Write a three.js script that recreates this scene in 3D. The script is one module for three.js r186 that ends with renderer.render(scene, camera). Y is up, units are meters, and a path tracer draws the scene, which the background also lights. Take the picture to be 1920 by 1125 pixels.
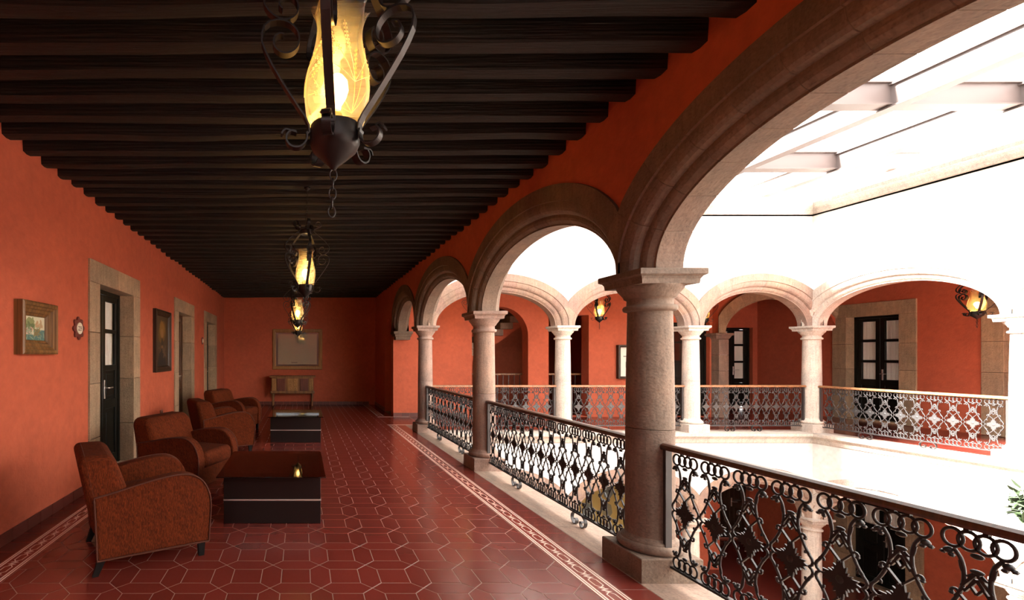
import * as THREE from 'three';
import { mergeGeometries } from 'three/addons/utils/BufferGeometryUtils.js';
import { RoundedBoxGeometry } from 'three/addons/geometries/RoundedBoxGeometry.js';

// ---------- camera, sky, exposure ----------
const W = 1920, H = 1125, FOC = 876, VX = 566, VY = 666, EYE = 1.5;
const camera = new THREE.PerspectiveCamera(2 * Math.atan(H / 2 / FOC) * 180 / Math.PI, W / H, 0.05, 200);
camera.setViewOffset(W, H, W / 2 - VX, H / 2 - VY, W, H);       // shift lens: corridor axis at (VX, VY)
camera.position.set(0, EYE, 0);
camera.lookAt(0, EYE, -10);
camera.updateProjectionMatrix();
const scene = new THREE.Scene();
const SKY = 1.35;
scene.background = new THREE.Color(1.0, 0.97, 0.93);
scene.backgroundIntensity = SKY;
const renderer = new THREE.WebGLRenderer({ antialias: true });
renderer.toneMapping = THREE.LinearToneMapping;
renderer.toneMappingExposure = 8.0;
renderer.shadowMap.enabled = true;
const LAMP = 0.16;                                                  // candela of one lantern
const sun = new THREE.DirectionalLight(new THREE.Color(1, 0.95, 0.87), 23);     // slants through the skylight onto the right wing
sun.position.set(-16, 19, -8.5); sun.target.position.set(4, 0, -3.4);
sun.castShadow = true; sun.shadow.radius = 30; sun.shadow.mapSize.set(4096, 4096);
Object.assign(sun.shadow.camera, { left: -14, right: 14, top: 12, bottom: -12, near: 1, far: 60 });
scene.add(sun, sun.target);
const LAMP_COLOR = new THREE.Color(1.0, 0.62, 0.25);

// ---------- small helpers ----------
let seed = 7;
const rnd = () => { seed |= 0; seed = seed + 0x6D2B79F5 | 0; let t = Math.imul(seed ^ seed >>> 15, 1 | seed); t = t + Math.imul(t ^ t >>> 7, 61 | t) ^ t; return ((t ^ t >>> 14) >>> 0) / 4294967296; };
const V2 = (x, y) => new THREE.Vector2(x, y), V3 = (x, y, z) => new THREE.Vector3(x, y, z);
const used = {};
function numbered(n) { const k = used[n] = (used[n] ?? -1) + 1; return k ? n + '_' + String(k).padStart(3, '0') : n; }
function boxUV(g) {                                                // uv in metres, by the main direction of each face
  if (g.index) g = g.toNonIndexed();
  const p = g.attributes.position, uv = new Float32Array(p.count * 2), a = V3(), b = V3(), c = V3(), n = V3();
  for (let i = 0; i < p.count; i += 3) {
    a.fromBufferAttribute(p, i); b.fromBufferAttribute(p, i + 1); c.fromBufferAttribute(p, i + 2);
    n.copy(b).sub(a).cross(c.clone().sub(a));
    const ax = Math.abs(n.x), ay = Math.abs(n.y), az = Math.abs(n.z);
    for (let k = 0; k < 3; k++) {
      const q = k === 0 ? a : k === 1 ? b : c;
      const [u, v] = ax >= ay && ax >= az ? [q.z, q.y] : ay >= az ? [q.x, q.z] : [q.x, q.y];
      uv[(i + k) * 2] = u; uv[(i + k) * 2 + 1] = v;
    }
  }
  g.setAttribute('uv', new THREE.BufferAttribute(uv, 2));
  return g;
}
function clean(g) { g = g.index ? g.toNonIndexed() : g; for (const k of Object.keys(g.attributes)) if (!['position', 'normal', 'uv'].includes(k)) g.deleteAttribute(k); if (!g.attributes.normal) g.computeVertexNormals(); return g; }
function join(list) { list = list.flat().map(clean).map((g) => { if (!g.attributes.uv) g.setAttribute('uv', new THREE.BufferAttribute(new Float32Array(g.attributes.position.count * 2), 2)); return g; }); return list.length === 1 ? list[0] : mergeGeometries(list); }
function shape(list, keepUV) { const g = join(Array.isArray(list) ? list : [list]); return keepUV ? g : boxUV(g); }
function mk(name, geo, mat, parent, keepUV) {                      // one named mesh
  const m = new THREE.Mesh(geo.isReady ? geo : shape(geo, keepUV), mat);
  m.name = parent ? name : numbered(name); m.castShadow = m.receiveShadow = true;
  (parent ?? scene).add(m); return m;
}
const ready = (g, keepUV) => { g = shape(g, keepUV); g.isReady = true; return g; };
function struct(name, geo, mat, parent, keepUV) { const m = mk(name, geo, mat, parent, keepUV); if (!parent) m.userData.kind = 'structure'; return m; }
function structGroup(name, pos = [0, 0, 0], turn = 0) { const o = new THREE.Group(); o.name = numbered(name); o.position.set(...pos); o.rotation.y = turn; o.userData.kind = 'structure'; scene.add(o); return o; }
function thing(name, label, category, pos = [0, 0, 0], turn = 0, group) {
  const o = new THREE.Group(); o.name = numbered(name); o.position.set(...pos); o.rotation.y = turn; scene.add(o);
  o.userData = { label, category, kind: 'thing' }; if (group) o.userData.group = group; return o;
}
function dup(o, label, pos, turn) { const c = o.clone(); c.name = numbered(o.name.replace(/_\d{3}$/, '')); c.userData = { ...o.userData, label }; if (pos) c.position.set(...pos); if (turn !== undefined) c.rotation.set(0, turn, 0); scene.add(c); return c; }
const box = (x0, x1, y0, y1, z0, z1) => new THREE.BoxGeometry(x1 - x0, y1 - y0, z1 - z0).translate((x0 + x1) / 2, (y0 + y1) / 2, (z0 + z1) / 2);
const rbox = (w, h, d, r, x = 0, y = 0, z = 0, s = 2) => new RoundedBoxGeometry(w, h, d, s, r).translate(x, y, z);
const lathe = (pts, n = 32) => new THREE.LatheGeometry(pts.map(([r, y]) => V2(r, y)), n);
function squareLoft(prof) {                                        // square in plan: [half width, height] upwards
  const v = [], f = (a, b, c, d) => v.push(...a, ...b, ...c, ...a, ...c, ...d);
  const cs = (w, y) => [[w, y, w], [w, y, -w], [-w, y, -w], [-w, y, w]];
  for (let i = 0; i + 1 < prof.length; i++) { const A = cs(...prof[i]), B = cs(...prof[i + 1]); for (let k = 0; k < 4; k++) { const l = (k + 1) % 4; f(A[k], A[l], B[l], B[k]); } }
  const A = cs(...prof[0]), B = cs(...prof.at(-1)); f(A[3], A[2], A[1], A[0]); f(B[0], B[1], B[2], B[3]);
  const g = new THREE.BufferGeometry(); g.setAttribute('position', new THREE.Float32BufferAttribute(v, 3)); g.computeVertexNormals(); return g;
}
const tube = (pts, r, seg = 16, rad = 5, closed = false) => new THREE.TubeGeometry(new THREE.CatmullRomCurve3(pts.map((p) => V3(p[0], p[1], p[2] ?? 0)), closed), seg, r, rad, closed);
function bar(a, b, w, t) {                                         // flat bar in the xy plane
  const dx = b[0] - a[0], dy = b[1] - a[1], l = Math.hypot(dx, dy);
  return new THREE.BoxGeometry(l, w, t).rotateZ(Math.atan2(dy, dx)).translate((a[0] + b[0]) / 2, (a[1] + b[1]) / 2, 0);
}
function ribbon(pts, w, t) {                                       // strap of width w (along z) following a path in xy
  const n = pts.length, v = [], q = (a, b, c, d) => v.push(...a, ...b, ...c, ...a, ...c, ...d), L = [], R = [];
  for (let i = 0; i < n; i++) { const a = pts[Math.max(0, i - 1)], b = pts[Math.min(n - 1, i + 1)], dx = b[0] - a[0], dy = b[1] - a[1], l = Math.hypot(dx, dy) || 1, nx = -dy / l * t / 2, ny = dx / l * t / 2; L.push([pts[i][0] + nx, pts[i][1] + ny]); R.push([pts[i][0] - nx, pts[i][1] - ny]); }
  const h = w / 2, F = (p, z) => [p[0], p[1], z];
  for (let i = 0; i + 1 < n; i++) { q(F(L[i], h), F(L[i], -h), F(L[i + 1], -h), F(L[i + 1], h)); q(F(R[i], -h), F(R[i], h), F(R[i + 1], h), F(R[i + 1], -h)); q(F(R[i], h), F(L[i], h), F(L[i + 1], h), F(R[i + 1], h)); q(F(L[i], -h), F(R[i], -h), F(R[i + 1], -h), F(L[i + 1], -h)); }
  q(F(L[0], -h), F(L[0], h), F(R[0], h), F(R[0], -h)); q(F(L[n - 1], h), F(L[n - 1], -h), F(R[n - 1], -h), F(R[n - 1], h));
  const g = new THREE.BufferGeometry(); g.setAttribute('position', new THREE.Float32BufferAttribute(v, 3)); g.computeVertexNormals(); return g;
}
function spline(pts, n) { return new THREE.CatmullRomCurve3(pts.map((p) => V3(p[0], p[1], 0)), false, 'centripetal').getPoints(n).map((p) => [p.x, p.y]); }
function spiral(cx, cy, r0, r1, a0, a1, n = 18) { const o = []; for (let i = 0; i <= n; i++) { const t = i / n, r = r0 + (r1 - r0) * t, a = a0 + (a1 - a0) * t; o.push([cx + r * Math.cos(a), cy + r * Math.sin(a)]); } return o; }
function extrude(pts, depth, bevel = 0, holes = [], seg = 2) {
  const s = pts instanceof THREE.Shape ? pts : new THREE.Shape(pts.map((p) => V2(...p))); for (const h of holes) s.holes.push(h instanceof THREE.Path ? h : new THREE.Path(h.map((p) => V2(...p))));
  return new THREE.ExtrudeGeometry(s, { depth, bevelEnabled: bevel > 0, bevelThickness: bevel, bevelSize: bevel, bevelOffset: -bevel, bevelSegments: seg, curveSegments: 12 });
}
const rect = (x0, x1, y0, y1) => [[x0, y0], [x1, y0], [x1, y1], [x0, y1]];
function roundRect(w, h, r, cy = 0) { const o = [], a = (cx, cyy, s) => { for (let i = 0; i <= 6; i++) { const t = s + i / 6 * Math.PI / 2; o.push([cx + r * Math.cos(t), cyy + r * Math.sin(t)]); } }; a(w / 2 - r, cy + h / 2 - r, 0); a(-w / 2 + r, cy + h / 2 - r, Math.PI / 2); a(-w / 2 + r, cy - h / 2 + r, Math.PI); a(w / 2 - r, cy - h / 2 + r, 1.5 * Math.PI); return o; }

// ---------- computed textures ----------
function hash(x, y, s) { let h = Math.imul(x, 374761393) ^ Math.imul(y, 668265263) ^ Math.imul(s, 2246822519); h = Math.imul(h ^ h >>> 13, 1274126177); return ((h ^ h >>> 16) >>> 0) / 4294967296; }
function vnoise(x, y, px, py, s) { const xi = Math.floor(x), yi = Math.floor(y), f = x - xi, g = y - yi, u = f * f * (3 - 2 * f), v = g * g * (3 - 2 * g), m = (a, n) => ((a % n) + n) % n, h = (a, b) => hash(m(a, px), m(b, py), s); return (h(xi, yi) * (1 - u) + h(xi + 1, yi) * u) * (1 - v) + (h(xi, yi + 1) * (1 - u) + h(xi + 1, yi + 1) * u) * v; }
function fbm(x, y, fx, fy, oct, s) { let a = 0, w = 0.5, t = 0; for (let o = 0; o < oct; o++) { a += w * vnoise(x * fx, y * fy, fx, fy, s + o); t += w; w *= 0.55; fx *= 2; fy *= 2; } return a / t; }
function tex(n, metres, fn, srgb) {                                // fn(u, v) -> grey 0..1 or [r,g,b] 0..1
  const d = new Uint8Array(n * n * 4);
  for (let y = 0; y < n; y++) for (let x = 0; x < n; x++) { const c = fn(x / n, y / n), i = (y * n + x) * 4; for (let k = 0; k < 3; k++) d[i + k] = Math.max(0, Math.min(255, (Array.isArray(c) ? c[k] : c) * 255)); d[i + 3] = 255; }
  const t = new THREE.DataTexture(d, n, n); t.wrapS = t.wrapT = THREE.RepeatWrapping; t.magFilter = THREE.LinearFilter; t.minFilter = THREE.LinearMipmapLinearFilter; t.generateMipmaps = true;
  const [mu, mv] = Array.isArray(metres) ? metres : [metres, metres]; t.repeat.set(1 / mu, 1 / mv); if (srgb) t.colorSpace = THREE.SRGBColorSpace; t.needsUpdate = true; return t;
}
function canvasTex(w, h, draw) { const c = document.createElement('canvas'); c.width = w; c.height = h; draw(c.getContext('2d'), w, h); const t = new THREE.CanvasTexture(c); t.colorSpace = THREE.SRGBColorSpace; t.magFilter = THREE.LinearFilter; return t; }
const mix = (a, b, t) => a.map((v, i) => v + (b[i] - v) * t);

const plasterMap = tex(512, 2.4, (u, v) => { const a = fbm(u, v, 5, 5, 4, 3), b = fbm(u, v, 40, 40, 3, 9); return 0.88 + 0.10 * (a - 0.5) + 0.10 * (b - 0.5); }, true);
const plasterBump = tex(512, 1.2, (u, v) => 0.5 * fbm(u, v, 16, 16, 4, 21) + 0.5 * fbm(u, v, 60, 60, 2, 25));
const stoneMap = tex(512, 1.1, (u, v) => { const a = fbm(u, v, 7, 7, 5, 31), b = fbm(u, v, 110, 110, 2, 35), st = fbm(u, v, 60, 5, 2, 39); let g = 0.87 + 0.2 * (a - 0.5) + 0.16 * (b - 0.5) + 0.12 * (st - 0.5); if (b < 0.22) g -= 0.05; return mix([g, g * 0.985, g * 0.965], [g * 1.03, g * 0.95, g * 0.9], a); }, true);
const stoneBump = tex(512, 0.8, (u, v) => 0.6 * fbm(u, v, 14, 14, 4, 41) + 0.4 * fbm(u, v, 70, 70, 2, 47));
const beamMap = tex(512, [2.2, 0.5], (u, v) => { const a = fbm(u, v, 3, 24, 4, 51), b = fbm(u, v, 6, 6, 3, 55), c = Math.abs(Math.sin((u * 40 + v * 14 + 3 * fbm(u, v, 8, 8, 2, 58)) * 3.1)); let g = 0.45 + 0.7 * (a - 0.5) + 0.5 * (b - 0.5); if (c < 0.1) g *= 0.7; return mix([g * 0.95, g * 0.8, g * 0.68], [g, g * 0.75, g * 0.55], b); }, true);
const beamBump = tex(512, [2.2, 0.5], (u, v) => 0.6 * fbm(u, v, 4, 40, 3, 61) + 0.4 * fbm(u, v, 12, 12, 3, 65));
const woodMap = tex(512, [0.25, 1.2], (u, v) => { const a = fbm(u, v, 30, 3, 4, 71), b = fbm(u, v, 5, 3, 2, 75); const g = 0.75 + 0.5 * (a - 0.5) + 0.3 * (b - 0.5); return [g, g * 0.96, g * 0.9]; }, true);
const fabricMap = tex(512, 0.22, (u, v) => { const a = fbm(u, v, 90, 16, 2, 81), b = fbm(u, v, 14, 8, 3, 85); const g = 0.74 + 0.55 * (a - 0.5) + 0.12 * (b - 0.5); return [g, g * 0.95, g * 0.92]; }, true);
const fabricBump = tex(512, 0.22, (u, v) => fbm(u, v, 90, 16, 2, 81));
const tileMap = tex(256, 2.1, (u, v) => { const g = 0.93 + 0.10 * (fbm(u, v, 5, 5, 2, 91) - 0.5); return [g, g, g]; }, true);

// ---------- materials ----------
const std = (o) => new THREE.MeshStandardMaterial(o), phy = (o) => new THREE.MeshPhysicalMaterial(o);
const C = (r, g, b) => new THREE.Color().setRGB(r, g, b);
const M = {
  red: std({ color: C(0.60, 0.124, 0.056), map: plasterMap, bumpMap: plasterBump, bumpScale: 0.004, roughness: 0.85 }),
  white: std({ color: C(0.86, 0.83, 0.79), map: plasterMap, bumpMap: plasterBump, bumpScale: 0.003, roughness: 0.9 }),
  stone: [C(0.1983, 0.1573, 0.1247), C(0.1856, 0.1479, 0.1196), C(0.2077, 0.1624, 0.1278), C(0.1888, 0.1448, 0.1164)].map((c) => std({ color: c, map: stoneMap, bumpMap: stoneBump, bumpScale: 0.005, roughness: 0.88 })),
  pink: [C(0.3069, 0.2278, 0.1953), C(0.3255, 0.2511, 0.2185), C(0.2929, 0.2046, 0.172), C(0.3162, 0.2325, 0.186)].map((c) => std({ color: c, map: stoneMap, bumpMap: stoneBump, bumpScale: 0.004, roughness: 0.88 })),
  kerb: [C(0.3506, 0.2741, 0.2295), C(0.3698, 0.2933, 0.2423), C(0.3315, 0.255, 0.2104)].map((c) => std({ color: c, map: stoneMap, bumpMap: stoneBump, bumpScale: 0.004, roughness: 0.8 })),
  pale: std({ color: C(0.5622, 0.527, 0.4919), map: stoneMap, bumpMap: stoneBump, bumpScale: 0.004, roughness: 0.88 }),
  jamb: [C(0.425, 0.331, 0.225), C(0.383, 0.298, 0.205), C(0.468, 0.354, 0.235)].map((c) => std({ color: c, map: stoneMap, bumpMap: stoneBump, bumpScale: 0.006, roughness: 0.92 })),
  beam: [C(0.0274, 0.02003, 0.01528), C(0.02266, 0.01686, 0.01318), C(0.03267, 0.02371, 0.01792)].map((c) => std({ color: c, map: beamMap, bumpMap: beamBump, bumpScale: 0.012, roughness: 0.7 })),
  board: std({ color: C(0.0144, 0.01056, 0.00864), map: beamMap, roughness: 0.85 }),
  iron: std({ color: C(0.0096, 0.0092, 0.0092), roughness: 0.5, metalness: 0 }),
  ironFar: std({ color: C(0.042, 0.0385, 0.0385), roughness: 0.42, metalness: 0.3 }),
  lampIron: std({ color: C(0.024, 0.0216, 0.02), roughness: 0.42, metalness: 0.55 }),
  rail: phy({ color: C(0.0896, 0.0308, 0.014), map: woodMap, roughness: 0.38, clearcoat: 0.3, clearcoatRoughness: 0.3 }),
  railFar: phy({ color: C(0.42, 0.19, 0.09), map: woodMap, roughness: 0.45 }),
  fabric: phy({ color: C(0.152, 0.030, 0.0068), map: fabricMap, bumpMap: fabricBump, bumpScale: 0.002, roughness: 0.95, specularIntensity: 0.3 }),
  fabricDark: phy({ color: C(0.0672, 0.01568, 0.0056), roughness: 0.95 }),
  black: phy({ color: C(0.006, 0.0055, 0.0055), roughness: 0.5, specularIntensity: 0.3 }),
  tableBlack: phy({ specularIntensity: 0.6, color: C(0.0096, 0.0054, 0.0048), roughness: 0.32 }),
  glassTop: phy({ color: C(0.32, 0.27, 0.245), roughness: 0.03, transmission: 1, thickness: 0, ior: 1.45 }),
  silver: std({ color: C(0.72, 0.7, 0.68), roughness: 0.3, metalness: 0.9 }),
  tile: [C(0.1632, 0.02664, 0.01891), C(0.153, 0.02492, 0.01762), C(0.1744, 0.02837, 0.02018)].map((c) => phy({ color: c, map: tileMap, roughness: 0.215, specularIntensity: 1 })),
  grout: std({ color: C(0.2728, 0.1673, 0.124), roughness: 0.8 }),
  skirting: [C(0.126, 0.03, 0.021), C(0.114, 0.027, 0.0192), C(0.138, 0.033, 0.024)].map((c) => phy({ color: c, map: tileMap, roughness: 0.4 })),
  doorGreen: phy({ specularIntensity: 0.45, color: C(0.0112, 0.0144, 0.0136), map: woodMap, roughness: 0.4 }),
  doorBrown: phy({ color: C(0.16, 0.072, 0.036), map: woodMap, roughness: 0.5 }),
  curtain: std({ color: C(0.7812, 0.756, 0.693), roughness: 0.95 }),
  pane: phy({ color: C(1, 1, 1), roughness: 0.02, transmission: 1, thickness: 0, ior: 1.5 }),
  brass: std({ color: C(0.75, 0.6, 0.35), roughness: 0.3, metalness: 0.9 }),
  steelPink: std({ color: C(0.1071, 0.08134, 0.07539), roughness: 0.6 }),
  gilt: phy({ color: C(0.324, 0.1674, 0.0594), map: woodMap, roughness: 0.42 }),
  frameDark: phy({ color: C(0.0612, 0.0306, 0.01496), map: woodMap, roughness: 0.5 }),
  honey: phy({ color: C(0.6019, 0.301, 0.08712), map: woodMap, roughness: 0.45 }),
  etch: phy({ color: C(1, 0.86, 0.55), roughness: 0.9, transmission: 0.5, thickness: 0 }),
  cabinet: phy({ color: C(0.4275, 0.1995, 0.06413), map: woodMap, roughness: 0.5 }),
  cabinetRed: phy({ color: C(0.264, 0.06, 0.03), map: woodMap, roughness: 0.5 }),
  carved: phy({ color: C(0.7392, 0.4048, 0.132), map: woodMap, roughness: 0.55 }),
  leaf: phy({ color: C(0.03, 0.06, 0.015), roughness: 0.7, transmission: 0.3, thickness: 0 }),
  bark: std({ color: C(0.12, 0.08, 0.05), roughness: 0.9 }),
  clay: std({ color: C(0.6, 0.52, 0.42), roughness: 0.8 }),
  court: std({ color: C(0.6, 0.5, 0.42), map: stoneMap, roughness: 0.8 }),
  shade: phy({ color: C(1.0, 0.82, 0.46), roughness: 0.36, transmission: 1, thickness: 0, ior: 1.45 }),
  bulb: std({ color: C(1, 0.8, 0.5), emissive: C(1, 0.68, 0.3), emissiveIntensity: 2 }),
  plastic: std({ color: C(0.49, 0.462, 0.406), roughness: 0.5 }),
};
const pick = (a) => a[Math.floor(rnd() * a.length)];

// ---------- main measures (metres; camera at x = 0, looking towards -z) ----------
const XL = -2.36, XR = 2.23, ZB = -14.2, ZN = 2.9, CEIL = 3.23, SPRING = 2.07, RISE = 0.66, THICK = 0.38;
const CX = 2.43, CZ = [-9.2, -6.235, -3.265, -0.30, 2.66];        // near arcade column axes
const FZ = -9.2, FX = [2.43, 5.136, 7.656, 10.04];                // far arcade
const RX = 10.04, RZ = [-9.2, -6.47, -3.74, -1.0, 2.66];          // right arcade
const GB = -11.4, GR = 12.87, GE = -13.2, LOW = -3.74, TOP = 4.18;

// ---------- arcades ----------
function arcadeShape(axes, y0, top, springY, rise, off) {          // wall above the arches; axes ascending
  const s = new THREE.Shape(), L = 0.19;
  s.moveTo(axes[0], springY);
  for (let i = 0; i + 1 < axes.length; i++) {
    const a = axes[i], b = axes[i + 1], c = (a + b) / 2, ha = (b - a) / 2 - L + off, hb = rise + off;
    const pts = []; for (let k = 0; k <= 40; k++) { const t = Math.PI - k / 40 * Math.PI, x = c + ha * Math.cos(t), y = springY + hb * Math.sin(t); pts.push([Math.max(a, Math.min(b, x)), y]); }
    for (const p of pts) s.lineTo(...p);
    s.lineTo(b, springY);
  }
  s.lineTo(axes.at(-1), top); s.lineTo(axes[0], top); s.lineTo(axes[0], springY);
  return s;
}
// moulded section of an arch ring: n = distance out from the soffit, t = across the wall
const SECT = [[0.345, -0.19], [0.345, -0.212], [0.205, -0.212], [0.20, -0.198], [0.175, -0.197], [0.15, -0.192], [0.125, -0.182], [0.105, -0.166], [0.095, -0.147], [0.091, -0.134], [0.066, -0.132], [0.042, -0.122], [0.02, -0.102], [0.014, -0.092], [0, -0.09]];
const SECTION = [...SECT, ...SECT.map(([n, t]) => [n, -t]).reverse()];
function archStones(parent, a, b, springY, rise, count, mats, place, name = 'arch_stone', sect = SECTION) {
  const L = 0.19, c = (a + b) / 2, ha = (b - a) / 2 - L, hb = rise, SUB = 5;
  const at = (t, n, tt, inset) => {                                // t from 0 (at a) to 1 (at b)
    const th = Math.PI - t * Math.PI, cx = Math.cos(th), sy = Math.sin(th);
    let nx = cx / ha, ny = sy / hb; const l = Math.hypot(nx, ny); nx /= l; ny /= l;
    const m = n + (n < 0.3 ? inset : -inset * 0.3);
    return [Math.max(a, Math.min(b, c + ha * cx + nx * m)), springY + hb * sy + ny * m, tt * (1 - inset * 2.2)];
  };
  const len = (t) => Math.hypot(ha * Math.sin(Math.PI * t), hb * Math.cos(Math.PI * t));
  const N = 400, cum = [0]; for (let i = 1; i <= N; i++) cum.push(cum[i - 1] + len((i - 0.5) / N));
  const tAt = (f) => { const want = f * cum[N]; let i = 1; while (cum[i] < want && i < N) i++; return (i - 1 + (want - cum[i - 1]) / (cum[i] - cum[i - 1])) / N; };
  for (let k = 0; k < count; k++) {
    const rows = [], e = 0.012 / count;
    for (let j = 0; j <= SUB; j++) { const f = (k + j / SUB) / count, end = j === 0 || j === SUB; if (end) { rows.push([tAt(f), j === 0 && k === 0 || j === SUB && k === count - 1 ? 0 : 0.004]); const g = f + (j === 0 ? e : -e); if (j === 0) rows.push([tAt(g), 0]); else rows.splice(rows.length - 1, 0, [tAt(g), 0]); } else rows.push([tAt(f), 0]); }
    const P = rows.map(([t, ins]) => sect.map(([n, tt]) => at(t, n, tt, ins))), v = [];
    for (let r = 0; r + 1 < P.length; r++) for (let q = 0; q + 1 < sect.length; q++) { const A = P[r][q], B = P[r][q + 1], D = P[r + 1][q], E = P[r + 1][q + 1]; v.push(...A, ...B, ...E, ...A, ...E, ...D); }
    const g = new THREE.BufferGeometry(); g.setAttribute('position', new THREE.Float32BufferAttribute(v, 3)); g.computeVertexNormals();
    mk(name, place(boxUV(g)), pick(mats), parent);
  }
}
// along z at x = X  /  along x at z = Z
const alongZ = (X) => (g) => g.rotateY(-Math.PI / 2).translate(X, 0, 0);   // shape x -> +z, thickness -> -x
const alongX = (Z) => (g) => g.translate(0, 0, Z);
function arcadeWall(name, axes, springY, top, place, innerMat, outerMat, flip) {
  const s = arcadeShape(axes, 0, top, springY, RISE, 0.24);
  const one = (z0, z1) => new THREE.ExtrudeGeometry(s, { depth: z1 - z0, bevelEnabled: false, curveSegments: 8 }).translate(0, 0, z0);
  const A = one(-0.19, 0), B = one(0, 0.19), o = structGroup(name);
  mk('wall_face', place(flip ? B : A), innerMat, o); mk('courtyard_face', place(flip ? A : B), outerMat, o);
  return o;
}
const ascZ = [...CZ].sort((p, q) => p - q);                         // -9.2 ... 2.66
// near arcade: thickness +z (shape) -> -x (world), so the corridor side (smaller x) is B
const XC = 2.42;
const nearAxes = [GB + 0.0, ...ascZ];
arcadeWall('wall_arcade', nearAxes, SPRING, TOP, alongZ(XC), M.red, M.white, true);
for (let i = 0; i + 1 < nearAxes.length; i++) archStones(structGroup('trim_arch'), nearAxes[i] + (i ? 0 : -0.1), nearAxes[i + 1], SPRING, RISE * (i ? 1 : 0.95), i ? 13 : 9, M.stone, alongZ(XC));
arcadeWall('wall_far_arcade', FX, SPRING, TOP, alongX(FZ), M.red, M.white, false);
for (let i = 0; i < 3; i++) archStones(structGroup('trim_arch'), FX[i], FX[i + 1], SPRING, RISE, 13, M.pink, alongX(FZ));
const ascR = [...RZ].sort((p, q) => p - q);
arcadeWall('wall_right_arcade', ascR, SPRING, TOP, alongZ(RX), M.red, M.white, false);
for (let i = 0; i < 2; i++) archStones(structGroup('trim_arch'), ascR[i], ascR[i + 1], SPRING, RISE, 13, [M.pale], alongZ(RX));
// lower storey of the courtyard
const dY = LOW;
arcadeWall('wall_lower_far_arcade', FX, SPRING + dY, -0.2, alongX(FZ), M.red, M.white, false);
for (let i = 0; i < 3; i++) archStones(structGroup('trim_lower_arch'), FX[i], FX[i + 1], SPRING + dY, RISE, 13, M.pink, alongX(FZ));
arcadeWall('wall_lower_right_arcade', ascR, SPRING + dY, -0.2, alongZ(RX), M.red, M.white, false);
for (let i = 0; i < 2; i++) archStones(structGroup('trim_lower_arch'), ascR[i], ascR[i + 1], SPRING + dY, RISE, 13, [M.pale, M.pink[1]], alongZ(RX));
struct('wall_lower_near', [box(2.1, 2.5, LOW, -0.2, FZ - 2, ZN)], M.white);
struct('wall_courtyard_near', [box(2.61, GR, LOW, TOP, 2.7, 3.0)], M.white);

// cornice under the skylight and the stone band at gallery floor level
const CORN = [[0, 0], [0, 0.03], [0.03, 0.05], [0.05, 0.10], [0.09, 0.14], [0.13, 0.17], [0.13, 0.23], [0, 0.23]];
function profileRun(prof, len) { return extrude(prof, len); }       // prof in xy, runs along +z
const runX = (prof, x0, x1, y, z) => profileRun(prof, x1 - x0).rotateY(-Math.PI / 2).scale(1, 1, 1).translate(x1, y, z);   // profile x -> +z, length -> -x
const runZ = (prof, z0, z1, y, x, s) => { const g = profileRun(prof.map(([a, b]) => [a * s, b]), z1 - z0).translate(x, y, z0); return g; };
struct('trim_cornice_far', [runX(CORN, 2.6, 9.87, TOP, FZ + 0.19)], M.pale);
struct('trim_cornice_right', [runZ(CORN, FZ + 0.19, 2.7, TOP, RX - 0.19, -1)], M.pale);
struct('trim_cornice_near', [runZ(CORN, FZ + 0.19, 2.7, TOP, XC + 0.19, 1)], M.pale);
struct('wall_parapet', [box(2.1, GR, TOP, TOP + 0.5, FZ - 0.9, FZ - 0.1), box(RX + 0.1, RX + 0.9, TOP, TOP + 0.5, FZ - 0.1, 2.9), box(1.6, XC - 0.1, TOP, TOP + 0.5, FZ - 0.1, 2.9)], M.white);
const BAND = [[0, 0], [0.02, 0.02], [0.03, 0.09], [0.07, 0.13], [0.10, 0.15], [0.10, 0.20], [0, 0.20]];
struct('trim_floor_band_far', [runX(BAND, 2.62, 9.85, -0.2, FZ + 0.19)], M.pale);
struct('trim_floor_band_right', [runZ(BAND, FZ + 0.19, 2.7, -0.2, RX - 0.19, -1)], M.pale);
// floor slabs of the galleries, roofs, courtyard ground
struct('floor_gallery_far', [box(2.62, GR, -0.28, -0.004, -15.6, FZ - 0.2)], M.tile[0]);
struct('floor_gallery_right', [box(RX + 0.2, GR, -0.28, -0.004, FZ - 0.2, 2.7)], M.tile[0]);
struct('trim_kerb_far', [box(2.62, RX + 0.2, -0.2, 0, FZ - 0.2, FZ + 0.19)], M.pale);
struct('trim_kerb_right', [box(RX - 0.19, RX + 0.2, -0.2, 0, FZ + 0.19, 2.7)], M.pale);
struct('floor_lower_far', [box(2.5, GR, LOW - 0.05, LOW + 0.01, GE, FZ - 0.25)], M.tile[0]);
struct('floor_lower_right', [box(RX + 0.25, GR, LOW - 0.05, LOW + 0.01, FZ - 0.25, 2.9)], M.tile[0]);
struct('floor_courtyard', [box(2.1, GR, LOW - 0.2, LOW, -13.6, 3)], M.court);
struct('ceiling_galleries', [box(2.55, GR + 0.3, 3.32, 3.5, -15.8, FZ - 0.19), box(RX + 0.19, GR + 0.3, 3.32, 3.5, FZ - 0.19, 3)], M.board);
struct('ceiling_lower_galleries', [box(2.5, GR + 0.3, -0.34, -0.28, -13.6, FZ - 0.19), box(RX + 0.19, GR + 0.3, -0.34, -0.28, FZ - 0.19, 3)], M.board);

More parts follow.
